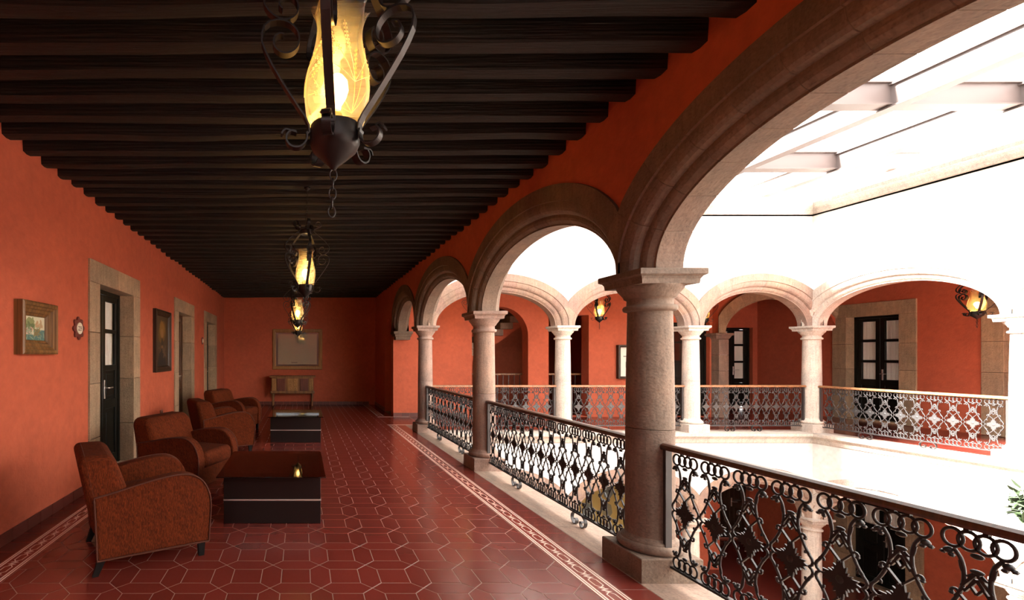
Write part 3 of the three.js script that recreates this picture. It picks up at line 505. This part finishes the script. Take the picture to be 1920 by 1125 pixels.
// ---------- lanterns ----------
const lampParts = (() => {
  const ring = (cx, cy, R, a0, a1, r1, n = 22) => spiral(cx, cy, R, r1, a0, a1, n);
  // strap paths in the (r, y) plane; y = 0 at the rim of the bowl
  const low = [[0.168, -0.028], [0.158, -0.012], ...spiral(0.128, -0.032, 0.012, 0.042, 2.6, -3.6, 22).slice(2), [0.083, -0.02], [0.086, 0.012], [0.12, 0.06], [0.175, 0.135], [0.222, 0.208], [0.243, 0.262], [0.232, 0.306], [0.198, 0.322], ...ring(0.176, 0.262, 0.06, 1.5, 7.9, 0.018, 30)];
  const up = [...ring(0.118, 0.632, 0.012, 6.9, 0.6 - 1.2, 0.036, 20).reverse().reverse(), [0.10, 0.592], [0.075, 0.575], [0.10, 0.545], [0.16, 0.495], [0.215, 0.44], [0.24, 0.40], [0.236, 0.362], [0.21, 0.336], ...ring(0.172, 0.372, 0.05, -0.9, -7.2, 0.016, 28)];
  const arms = (p) => ready(ribbon(spline(p, 110), 0.027, 0.005));
  const glassR = (y) => { const t = y / 0.37; return y < 0.02 ? 0.066 + y : t < 0.32 ? 0.084 + 0.018 * Math.sin(t / 0.32 * 1.57) : t < 0.82 ? 0.102 - 0.03 * (0.5 - 0.5 * Math.cos((t - 0.32) / 0.5 * Math.PI)) : 0.072 + 0.012 * Math.pow((t - 0.82) / 0.18, 2.2); };
  const gp = []; for (let i = 0; i <= 36; i++) { const y = i / 36 * 0.37; gp.push([glassR(y), y]); }
  const shade = new THREE.LatheGeometry(gp.map(([r, y]) => V2(r, y)), 48), sp = shade.attributes.position;
  for (let i = 0; i < sp.count; i++) { const x = sp.getX(i), y = sp.getY(i), z = sp.getZ(i), k = Math.max(0, (y - 0.315) / 0.055), a = Math.atan2(z, x), f = 1 + 0.12 * k * k * Math.cos(10 * a); sp.setXYZ(i, x * f, y + 0.01 * k * k * Math.cos(10 * a + 1.2), z * f); }
  shade.computeVertexNormals();
  return {
    low: arms(low), up: arms(up), shade: ready(shade.translate(0, 0.004, 0)),
    bowl: ready([lathe([[0, 0.006], [0.06, 0.006], [0.074, 0.012], [0.078, 0.01], [0.079, -0.04], [0.07, -0.062], [0.04, -0.09], [0.014, -0.112], [0.008, -0.122], [0, -0.125]], 40)]),
    cap: ready([lathe([[0, 0.59], [0.02, 0.592], [0.026, 0.584], [0.06, 0.58], [0.064, 0.57], [0.064, 0.535], [0.058, 0.532], [0.056, 0.565], [0, 0.572]], 36), new THREE.TorusGeometry(0.016, 0.004, 6, 16).translate(0, 0.604, 0)]),
    fretwork: ready([0, 1, 2].map((k) => ribbon(spline([[-0.05, 0.05 + k * 0.05], [-0.02, 0.10 + k * 0.05], [0.02, 0.13 + k * 0.05]], 6), 0.002, 0.002).translate(0, 0, 0.1))),
    etch: (() => {
      const g = [], on = (a, y, k = 0.0016) => { const r = glassR(y) + k; return V3(r * Math.cos(a), y + 0.004, r * Math.sin(a)); };
      for (let q = 0; q < 3; q++) {
        const a0 = 1.1 + q * 2.094;
        for (const [da, y1, bend] of [[0.75, 0.275, 1], [-0.75, 0.255, -1], [0.25, 0.295, 0.4], [1.25, 0.20, 1.2], [-1.2, 0.19, -1.2]]) {
          const P = (t) => on(a0 + da * t + bend * 0.25 * t * t, 0.10 + (y1 - 0.10) * t);
          g.push(new THREE.TubeGeometry(new THREE.CatmullRomCurve3([0, 0.25, 0.5, 0.75, 1].map(P)), 14, 0.0007, 4));
          for (let k = 0; k < 7; k++) for (const s of [-1, 1]) { const p = P(0.55 + k * 0.065), z = P(0.55 + k * 0.065 + 0.03), d = z.clone().sub(p).normalize(), n = V3(p.x, 0, p.z).normalize(), w = d.clone().cross(n).multiplyScalar(s * 0.0042); const e = new THREE.IcosahedronGeometry(0.003, 1).scale(0.55, 1.35, 0.3); const m = new THREE.Matrix4().makeBasis(d.clone().cross(n), d, n); e.applyMatrix4(m).translate(p.x + w.x, p.y + w.y, p.z + w.z); g.push(e); }
        }
      }
      return ready(g);
    })(),
    bulb: ready(lathe([[0, 0.06], [0.014, 0.062], [0.016, 0.08], [0.03, 0.105], [0.036, 0.13], [0.032, 0.155], [0.018, 0.172], [0, 0.177]], 20)),
    socket: ready(lathe([[0, 0.0], [0.02, 0.0], [0.02, 0.05], [0.016, 0.062], [0, 0.062]], 16)),
    link: ready(new THREE.TorusGeometry(0.012, 0.0024, 5, 14).scale(1, 1.45, 1)), hang: ready(new THREE.TorusGeometry(0.011, 0.0024, 5, 12).scale(1, 1.6, 1)),
  };
})();
function lantern(label, x, y, z, top, tilt = 0, turn = -1.8, power = 1) {
  const t = thing('iron_lantern', label, 'lantern', [x, y, z]); t.rotation.z = tilt; const G = lampParts;
  mk('bowl', G.bowl, M.lampIron, t); mk('cap', G.cap, M.lampIron, t);
  for (let k = 0; k < 5; k++) { for (const g of [G.low, G.up]) { const m = mk('scroll_strap', g, M.lampIron, t); m.rotation.y = turn + k * Math.PI * 0.4; } }
  { const gs = mk('glass_shade', G.shade, M.shade, t); if (z > -3) mk('etched_wheat', G.etch, M.etch, gs); } mk('socket', G.socket, M.brass, t); mk('bulb', G.bulb, M.bulb, t);
  for (let k = 0; k < 5; k++) { const m = mk('chain_link', G.link, M.lampIron, t); m.position.y = -0.138 - k * 0.029; m.rotation.y = k % 2 ? LT : 0.3; }
  const n = Math.max(1, Math.floor((top - y - 0.63) / 0.0305)); for (let k = 0; k < n; k++) { const m = mk('chain_link', G.hang, M.lampIron, t); m.position.y = 0.632 + k * 0.0305; m.rotation.y = k % 2 ? LT : 0; }
  mk('ceiling_hook', [lathe([[0, 0], [0.035, 0], [0.03, -0.012], [0.008, -0.03], [0, -0.03]], 16).translate(0, top - y, 0)], M.lampIron, t);
  const l = new THREE.PointLight(LAMP_COLOR, LAMP * power, 0, 2); l.position.set(0, 0.122, 0); l.castShadow = true; t.add(l);
  return t;
}
lantern('nearest wrought-iron lantern with etched glass chimney hanging at the top of the photo', 0.105, 2.205, -1.47, CEIL, -0.045);
lantern('second lantern along the corridor ceiling, hanging on a long chain above the coffee tables', 0.035, 2.215, -4.83, CEIL, -0.02, -1.4);
lantern('third, smaller-looking lantern in front of the framed document on the end wall', -0.07, 2.08, -7.83, CEIL, 0, 0.5, 0.6);
lantern('farthest corridor lantern, showing as a glow just under the third lantern', -0.09, 2.06, -10.95, CEIL, 0, 0.2, 0.5);
lantern('far-gallery lantern peeping out beside the second corridor column', 3.78, 2.40, -10.3, 3.32, 0, 0.1, 0.8);
lantern('glowing far-gallery lantern right of the dark doorless opening', 6.56, 2.34, -10.3, 3.32, 0, 0.1, 0.8);
lantern('far-gallery lantern half hidden behind the white column near the glazed corner door', 8.86, 2.30, -10.3, 3.32, 0, 0.4, 0.8);
lantern('bright lantern under the wide white arch at the right, in front of a red wall', 11.56, 2.24, -8.0, 3.32, 0, 0.2, 0.8);

// ---------- armchairs ----------
const chairGeo = (() => {
  const sp = new THREE.Shape(); sp.moveTo(-0.39, 0.115); sp.lineTo(0.375, 0.115); sp.lineTo(0.392, 0.36); sp.bezierCurveTo(0.395, 0.50, 0.335, 0.615, 0.20, 0.632); sp.bezierCurveTo(0.08, 0.643, -0.12, 0.60, -0.26, 0.568); sp.lineTo(-0.41, 0.54); sp.lineTo(-0.39, 0.115);
  const side = (x0) => extrude(sp.clone(), 0.085, 0.018, [], 3).rotateY(-LT).translate(x0 + 0.1035, 0, 0);    // shape x -> z
  const pts = sp.getPoints(10).map((p) => [p.x, p.y]);
  const dense = (q) => { const o = []; q.forEach((a, i) => { const b = q[(i + 1) % q.length], l = Math.hypot(a[0] - b[0], a[1] - b[1]), n = Math.max(1, Math.round(l / 0.03)); for (let k = 0; k < n; k++) o.push([a[0] + (b[0] - a[0]) * k / n, a[1] + (b[1] - a[1]) * k / n]); }); return o; };
  const pipe = (x) => tube(dense(pts.slice(0, -1)).map(([z, y]) => [x, y, z]), 0.0065, 130, 5, true);
  const bp = roundRect(0.76, 0.56, 0.10, 0.53), back = extrude(bp, 0.12, 0.055, [], 5), p = back.attributes.position;
  for (let i = 0; i < p.count; i++) { const x = p.getX(i), y = p.getY(i), z = p.getZ(i); p.setXYZ(i, x, y, z * (z > 0.05 ? 1 + 0.5 * Math.max(0, Math.min(1, (0.8 - y) / 0.5)) : 1) - 0.35 - (y - 0.24) * 0.2 + (z > 0.05 ? 0.03 * Math.cos(x * 3.6) * Math.sin(Math.max(0, Math.min(1, (y - 0.3) / 0.6)) * 3.14) : 0)); }
  back.computeVertexNormals();
  const bpipe = tube(dense(bp).map(([x, y]) => [x * 0.985, 0.53 + (y - 0.53) * 0.985, 0.0 - 0.35 - (y - 0.24) * 0.2]), 0.0065, 120, 5, true);
  const cush = new RoundedBoxGeometry(0.555, 0.17, 0.62, 5, 0.06), c = cush.attributes.position;
  for (let i = 0; i < c.count; i++) { const x = c.getX(i), y = c.getY(i), z = c.getZ(i); c.setXYZ(i, x, y + (y > 0 ? 0.03 * Math.cos(x * 5) * Math.cos(z * 4.2) : 0), z + (z > 0.2 ? 0.025 * Math.cos(x * 5) : 0)); }
  cush.computeVertexNormals();
  const leg = (x, z, sl) => { const g = new THREE.BoxGeometry(0.055, 0.13, 0.055), q = g.attributes.position; for (let i = 0; i < q.count; i++) { const y = q.getY(i), k = y < 0 ? 0.7 : 1; q.setXYZ(i, q.getX(i) * k + x, y + 0.065, q.getZ(i) * k + z + (y < 0 ? sl : 0)); } g.computeVertexNormals(); return g; };
  return { L: ready(side(-0.395)), R: ready(side(0.29)), pL: ready(pipe(-0.394)), pR: ready(pipe(0.394)), back: ready(back), bpipe: ready(bpipe), cush: ready(cush.translate(0, 0.385, 0.075)),
    apron: ready(rbox(0.57, 0.2, 0.05, 0.015, 0, 0.215, 0.335)), under: ready(box(-0.3, 0.3, 0.13, 0.30, -0.36, 0.33)), legs: [[-0.34, 0.33, 0], [0.34, 0.33, 0], [-0.34, -0.35, -0.05], [0.34, -0.35, -0.05]].map((a) => ready(leg(...a))) };
})();
function armchair(label, x, z, turn) {
  const t = thing('armchair', label, 'armchair', [x, 0, z], turn, 'rust armchairs along the corridor'), G = chairGeo;
  delete t.userData.group;
  const L = mk('side_panel', G.L, M.fabric, t), R = mk('side_panel', G.R, M.fabric, t); mk('piping', G.pL, M.fabricDark, L); mk('piping', G.pR, M.fabricDark, R);
  const b = mk('backrest', G.back, M.fabric, t); mk('piping', G.bpipe, M.fabricDark, b);
  mk('seat_cushion', G.cush, M.fabric, t); mk('front_rail', G.apron, M.fabric, t); mk('seat_base', G.under, M.fabricDark, t);
  for (const g of G.legs) mk('leg', g, M.black, t); return t;
}
const chair = armchair('nearest rust fabric armchair, seen from its side and back at lower left', -1.21, -3.66, 2.06);
dup(chair, 'second rust armchair by the dark glazed door, its seat turned towards the near coffee table', [-1.27, 0, -5.30], 1.18);
dup(chair, 'third rust armchair, its back turned to the viewer behind the second one', [-1.25, 0, -7.42], 2.02);
dup(chair, 'farthest rust armchair beside the far coffee table, facing the viewer', [-1.33, 0, -9.28], 1.22);

// ---------- coffee tables ----------
function coffeeTable(label, x, z) {
  const t = thing('coffee_table', label, 'coffee table', [x, 0, z]);
  mk('lower_box', rbox(0.866, 0.202, 0.80, 0.006, 0, 0.101, -0.40), M.tableBlack, t); mk('metal_strip', rbox(0.872, 0.014, 0.806, 0.003, 0, 0.209, -0.40), M.silver, t);
  mk('upper_box', rbox(0.866, 0.234, 0.80, 0.006, 0, 0.333, -0.40), M.tableBlack, t); mk('glass_top', rbox(0.94, 0.01, 1.08, 0.003, 0, 0.4555, -0.36), M.glassTop, t); return t;
}
const table = coffeeTable('near black box coffee table with a smoked glass top and silver band', -0.264, -4.165);
dup(table, 'far black box coffee table with a glass top, below the framed document', [-0.107, 0, -8.04]);

// ---------- sideboard and things on the end wall ----------
{
  const t = thing('sideboard', 'carved wooden sideboard on turned legs under the framed document', 'sideboard', [-0.275, 0, ZB + 0.24]);
  mk('top_board', rbox(1.36, 0.045, 0.46, 0.01, 0, 0.865, 0), M.cabinet, t); mk('body', box(-0.62, 0.62, 0.40, 0.843, -0.2, 0.2), M.cabinet, t);
  for (const [a, b, m] of [[-0.6, -0.49, 'carved'], [-0.46, -0.22, 'cabinetRed'], [0.22, 0.46, 'cabinetRed'], [0.49, 0.6, 'carved']]) mk('front_panel', rbox(b - a, 0.36, 0.03, 0.008, (a + b) / 2, 0.63, 0.205), M[m], t);
  for (const s of [-1, 1]) { const d = mk('carved_panel', rbox(0.145, 0.36, 0.03, 0.006, s * 0.076, 0.63, 0.206), M.carved, t); mk('carving', [0, 1, 2].map((k) => new THREE.TorusGeometry(0.038 - 0.006 * Math.abs(k - 1), 0.011, 6, 18).translate(s * 0.076, 0.52 + k * 0.11, 0.222)), M.carved, d); }
  for (const s of [-1, 1]) mk('carving', [0, 1, 2, 3].map((k) => new THREE.TorusGeometry(0.026, 0.009, 6, 14).translate(s * 0.545, 0.51 + k * 0.08, 0.222)), M.carved, t);
  mk('base_moulding', rbox(1.3, 0.05, 0.44, 0.012, 0, 0.395, 0), M.cabinet, t);
  for (const x of [-0.58, 0.58]) for (const z of [-0.16, 0.16]) mk('leg', lathe([[0, 0], [0.025, 0], [0.03, 0.03], [0.02, 0.05], [0.034, 0.12], [0.02, 0.19], [0.032, 0.24], [0.035, 0.30], [0.038, 0.38], [0, 0.38]], 16).translate(x, 0, z), M.cabinet, t);
}
function frameGeo(w, h, bw, prof) {                                 // mitred picture frame from a profile [distance inwards 0..1, height]
  const v = [], q = (a, b, c, d) => v.push(...a, ...b, ...c, ...a, ...c, ...d), R = prof.map(([f, z]) => { const x = w / 2 - f * bw, y = h / 2 - f * bw; return [[x, y, z], [-x, y, z], [-x, -y, z], [x, -y, z]]; });
  for (let i = 0; i + 1 < R.length; i++) for (let k = 0; k < 4; k++) { const l = (k + 1) % 4; q(R[i][k], R[i][l], R[i + 1][l], R[i + 1][k]); }
  const g = new THREE.BufferGeometry(); g.setAttribute('position', new THREE.Float32BufferAttribute(v, 3)); g.computeVertexNormals(); return g;
}
function picture(name, label, cat, pos, turn, w, h, bw, prof, frameMat, draw, partName, glass, tw = 512) {
  const t = thing(name, label, cat, pos, turn); mk('frame', frameGeo(w, h, bw, prof), frameMat, t);
  const iw = w - 2 * bw + 0.01, ih = h - 2 * bw + 0.01, tx = canvasTex(tw, Math.round(tw * ih / iw), draw), g = new THREE.BoxGeometry(iw, ih, 0.008).translate(0, 0, 0.014);
  mk(partName, g, std({ map: tx, roughness: 0.6 }), t, true); if (glass) mk('glass', box(-iw / 2, iw / 2, -ih / 2, ih / 2, 0.021, 0.023), M.pane, t);
  return t;
}
const blob = (c, x, y, rx, ry, col, n = 1, sp = 0) => { c.fillStyle = col; for (let i = 0; i < n; i++) { c.beginPath(); c.ellipse(x + (rnd() - 0.5) * sp, y + (rnd() - 0.5) * sp * 0.6, rx * (0.6 + rnd() * 0.8), ry * (0.6 + rnd() * 0.8), rnd() * 3, 0, 7); c.fill(); } };
picture('framed_document', 'large framed document with a dark inner border on the end wall above the sideboard', 'picture', [-0.135, 1.68, ZB], 0, 1.51, 1.23, 0.11, [[0, 0], [0, 0.03], [0.15, 0.045], [0.8, 0.04], [1, 0.03], [1, 0.01]], M.honey, (c, w, h) => {
  c.fillStyle = '#3b3a36'; c.fillRect(0, 0, w, h); c.fillStyle = '#86836c'; c.fillRect(w * 0.045, h * 0.05, w * 0.91, h * 0.9);
  c.strokeStyle = '#8d8675'; c.lineWidth = 1.2; for (let i = 0; i < 17; i++) { const y = h * (0.2 + i * 0.035), a = w * (0.3 + 0.12 * rnd()), b = w * (0.62 + 0.15 * rnd()); c.beginPath(); c.moveTo(a, y); c.lineTo(b, y); c.stroke(); }
  c.fillStyle = '#4a463c'; c.fillRect(w * 0.36, h * 0.885, w * 0.14, h * 0.022); c.fillStyle = '#7a7465'; c.fillRect(w * 0.58, h * 0.89, w * 0.03, h * 0.012); c.fillRect(w * 0.75, h * 0.89, w * 0.16, h * 0.01);
}, 'paper', true);
picture('landscape_painting', 'small landscape painting in a deep stepped wooden frame at the left edge', 'painting', [XL, 1.735, -4.10], LT, 0.55, 0.455, 0.125, [[0, 0], [0, 0.075], [0.12, 0.085], [0.3, 0.08], [0.34, 0.066], [0.5, 0.062], [0.55, 0.05], [0.75, 0.046], [0.8, 0.034], [0.96, 0.028], [1, 0.02], [1, 0.005]], M.gilt, (c, w, h) => {
  c.fillStyle = '#c4c1a6'; c.fillRect(0, 0, w, h); blob(c, w * 0.25, h * 0.32, w * 0.1, h * 0.09, '#7d8458', 40, w * 0.3); blob(c, w * 0.2, h * 0.52, w * 0.08, h * 0.06, '#5d6a41', 40, w * 0.4); blob(c, w * 0.72, h * 0.36, w * 0.06, h * 0.05, '#b08e68', 14, w * 0.3); c.fillStyle = '#a58d6b'; c.fillRect(w * 0.76, h * 0.2, w * 0.07, h * 0.26);
  blob(c, w * 0.18, h * 0.62, w * 0.035, h * 0.022, '#c79a95', 40, w * 0.4); c.fillStyle = '#4f7168'; c.fillRect(0, h * 0.76, w, h * 0.24); c.fillStyle = '#4a6a66'; c.fillRect(w * 0.45, h * 0.55, w * 0.55, h * 0.4); blob(c, w * 0.5, h * 0.85, w * 0.1, h * 0.018, '#86987f', 46, w * 0.9); blob(c, w * 0.6, h * 0.68, w * 0.02, h * 0.09, '#76683f', 26, w * 0.3);
}, 'canvas', false);
picture('figure_painting', 'tall dark painting of a robed figure with a golden glow, between the first two doors', 'painting', [XL, 1.735, -7.83], LT, 0.87, 1.02, 0.10, [[0, 0], [0, 0.055], [0.3, 0.062], [0.5, 0.05], [0.8, 0.04], [1, 0.02], [1, 0.005]], M.frameDark, (c, w, h) => {
  c.fillStyle = '#3c2a16'; c.fillRect(0, 0, w, h); blob(c, w * 0.5, h * 0.3, w * 0.2, h * 0.14, '#5c4218', 30, w * 0.24); blob(c, w * 0.5, h * 0.27, w * 0.15, h * 0.12, '#7d5a20', 20, w * 0.1);
  c.fillStyle = '#17110d'; c.beginPath(); c.moveTo(w * 0.5, h * 0.4); c.lineTo(w * 0.85, h); c.lineTo(w * 0.12, h); c.fill(); blob(c, w * 0.5, h * 0.34, w * 0.07, h * 0.07, '#8c6644', 3, 6); blob(c, w * 0.66, h * 0.72, w * 0.03, h * 0.12, '#5a4430', 8, w * 0.08); blob(c, w * 0.36, h * 0.66, w * 0.025, h * 0.1, '#4e3820', 8, w * 0.1); blob(c, w * 0.5, h * 0.62, w * 0.035, h * 0.03, '#7a5638', 3, w * 0.05);
}, 'canvas', false);
function plaque(label, z, y, s, number) {
  const t = thing('number_plaque', label, 'sign', [XL, y, z], LT), o = [];
  for (let i = 0; i < 48; i++) { const a = i / 48 * 2 * Math.PI, k = i % 6, r = s * (k < 2 ? 1 : k < 3 ? 0.92 : k < 5 ? 0.78 : 0.92); o.push([r * Math.cos(a), r * Math.sin(a)]); }
  mk('plaque_board', extrude(o, 0.014, 0.003), std({ color: C(0.11, 0.022, 0.018), roughness: 0.5 }), t);
  const tx = canvasTex(256, 256, (c, w) => { c.fillStyle = '#d8cdb8'; c.fillRect(0, 0, w, w); if (number) { c.fillStyle = '#3a2a20'; c.font = 'bold 120px sans-serif'; c.textAlign = 'center'; c.textBaseline = 'middle'; c.save(); c.translate(w / 2, w / 2); c.scale(0.86, 1.15); c.fillText(number, 0, 4); c.restore(); } });
  const d = new THREE.CylinderGeometry(s * 0.5, s * 0.5, 0.01, 40).rotateX(LT).rotateZ(0).translate(0, 0, 0.02), p = d.attributes.position, uv = d.attributes.uv;
  for (let i = 0; i < p.count; i++) uv.setXY(i, p.getX(i) / s + 0.5, p.getY(i) / s + 0.5);
  mk('number_disc', d, std({ map: tx, roughness: 0.5 }), t, true); return t;
}
plaque('round white room number 229 on a dark cog-shaped board left of the first door', -4.92, 1.783, 0.122, '229');
plaque('tiny pale number plaque on the wall left of the last door', -11.05, 1.84, 0.09, '');
{ const t = thing('wall_outlet', 'small wall outlet low on the red wall behind the second armchair', 'outlet', [XL, 0.54, -7.83], LT); mk('cover_plate', rbox(0.14, 0.09, 0.012, 0.004, 0, 0, 0.006), std({ color: C(0.2, 0.05, 0.03), roughness: 0.5 }), t); for (const s of [-1, 1]) mk('socket', lathe([[0, 0.004], [0.016, 0.004], [0.018, 0], [0, 0]], 14).rotateX(LT).translate(s * 0.035, 0, 0.011), M.black, t); }
{ // potted plant by the last door
  const t = thing('potted_plant', 'little green plant in a pale pot on the floor by the last door', 'plant', [-1.98, 0, -11.0]);
  mk('pot', lathe([[0, 0], [0.10, 0], [0.12, 0.03], [0.15, 0.30], [0.165, 0.31], [0.165, 0.36], [0.14, 0.36], [0.13, 0.31], [0, 0.3]], 28), M.clay, t);
  const lf = []; for (let i = 0; i < 60; i++) { const a = rnd() * 6.28, r = 0.05 + rnd() * 0.15, s = extrude([[0, 0], [0.02, 0.035], [0.012, 0.08], [0, 0.1], [-0.012, 0.08], [-0.02, 0.035]], 0.002).rotateX(-0.4 - rnd()).rotateY(a).translate(r * Math.sin(a), 0.33 + rnd() * 0.12, r * Math.cos(a)); lf.push(s); }
  mk('foliage', lf, M.leaf, t); mk('stem', [0, 1, 2].map((k) => tube([[0, 0.3, 0], [0.03 * (k - 1), 0.38, 0.02], [0.07 * (k - 1), 0.44, 0.03 * k]], 0.005, 6)), M.bark, t);
}
{ // framed sign in the niche
  const t = picture('framed_sign', 'small dim square sign in a pale frame inside the dark arched niche', 'sign', [XR + 0.21, 1.62, -12.1], -LT, 0.34, 0.34, 0.035, [[0, 0], [0, 0.02], [0.5, 0.025], [1, 0.015], [1, 0.005]], M.plastic, (c, w, h) => { c.fillStyle = '#55655c'; c.fillRect(0, 0, w, h); c.strokeStyle = '#a9ad9d'; c.lineWidth = 14; c.strokeRect(40, 40, w - 80, h - 80); blob(c, w / 2, h / 2, 60, 50, '#2c302c', 3, 20); }, 'sign_face', false, 256);
}

// ---------- far gallery ----------
picture('notice_frame', 'dark framed white notice on the far red wall right of the bright lantern', 'picture', [8.0, 1.34, GB], 0, 0.66, 0.82, 0.055, [[0, 0], [0, 0.09], [0.5, 0.095], [1, 0.08], [1, 0.005]], M.frameDark, (c, w, h) => { c.fillStyle = '#e2ded2'; c.fillRect(0, 0, w, h); c.fillStyle = '#5a5a52'; c.fillRect(w * 0.2, h * 0.3, w * 0.12, h * 0.03); c.fillStyle = '#6b8a6a'; c.fillRect(w * 0.3, h * 0.5, w * 0.3, h * 0.2); }, 'notice', false);
function guard(label, x0, x1, z) {
  const t = thing('guard_rail', label, 'railing', [0, 0, z]); mk('handrail', rbox(x1 - x0, 0.045, 0.06, 0.012, (x0 + x1) / 2, 1.02, 0), M.railFar, t);
  for (let x = x0 + 0.07; x < x1; x += 0.14) mk('baluster', box(x - 0.006, x + 0.006, 0.05, 1.0, -0.006, 0.006), M.ironFar, t); mk('bottom_rail', box(x0 + 0.065, x1 - 0.065, 0.04, 0.06, -0.012, 0.012), M.ironFar, t);
}
guard('plain guard rail of thin bars inside the arched stair opening', 3.9, 5.62, GB - 0.42);
guard('plain guard rail of thin bars behind the dark square opening', 6.0, 7.25, GB - 0.42);
{ // staircase rising behind the arched opening
  const t = thing('staircase', 'red staircase with projecting stone steps behind the far arched opening', 'staircase', [5.42, 1.98, -12.3]), n = 9, dx = 0.255, dy = 0.174;
  for (let k = -7; k < 4; k++) { const st = mk('step', rbox(0.34, 0.17, 1.13, 0.02, k * dx + 0.17, k * dy + 0.46, -0.43), M.pink[(k + 8) % 4], t); }
  const sl = [[-8 * dx, -8 * dy + 0.38], [4 * dx, 4 * dy + 0.38], [4 * dx, 4 * dy + 0.05], [-8 * dx, -8 * dy]];
  mk('stringer', extrude(sl, 1.02).translate(0, 0, -0.995), M.red, t);
}
// ---------- ground floor, seen through the railings ----------
{
  const t = thing('painted_screen', 'ochre wall hanging with grey shapes in the ground-floor gallery, seen through the second railing', 'wall hanging', [7.45, LOW + 1.5, GB + 0.01]);
  const tx = canvasTex(512, 512, (c, w) => { c.fillStyle = '#8f7a44'; c.fillRect(0, 0, w, w); for (let i = 0; i < 9; i++) { const x = w * (0.16 + 0.34 * (i % 3) + 0.05 * (rnd() - 0.5)), y = w * (0.25 + 0.27 * Math.floor(i / 3)), r = 46; c.fillStyle = i % 2 ? '#565a55' : '#665f48'; c.beginPath(); for (let k = 0; k < 6; k++) { const a = k * 1.047 + 0.3; c.lineTo(x + r * Math.cos(a), y + 1.3 * r * Math.sin(a)); } c.fill(); } });
  mk('cloth', new THREE.BoxGeometry(1.5, 1.75, 0.02, 1, 1, 1).translate(0, 0, 0.03), std({ map: tx, roughness: 0.9 }), t, true); mk('hanging_rod', new THREE.CylinderGeometry(0.018, 0.018, 1.62, 14).rotateZ(LT).translate(0, 0.89, 0.04), M.cabinet, t);
}
{
  const t = thing('courtyard_tree', 'blurred dark green tree top rising from the courtyard at the right edge', 'tree', [9.2, LOW, -5.75]), lf = [];
  mk('trunk', tube([[0, 0, 0], [0.03, 1.2, 0.02], [-0.02, 2.4, 0], [0, 3.2, 0]], 0.06, 14, 8), M.bark, t);
  for (let i = 0; i < 420; i++) { const a = rnd() * 6.28, b = Math.acos(2 * rnd() - 1), r = 0.3 * Math.cbrt(rnd()); lf.push(extrude([[0, 0], [0.035, 0.05], [0.02, 0.12], [0, 0.16], [-0.02, 0.12], [-0.035, 0.05]], 0.002).rotateX(rnd() * 3).rotateY(a * 3).translate(r * Math.sin(b) * Math.cos(a), 3.38 + r * Math.cos(b), r * Math.sin(b) * Math.sin(a))); }
  const m = mk('foliage', lf, M.leaf, t);
}
renderer.render(scene, camera);
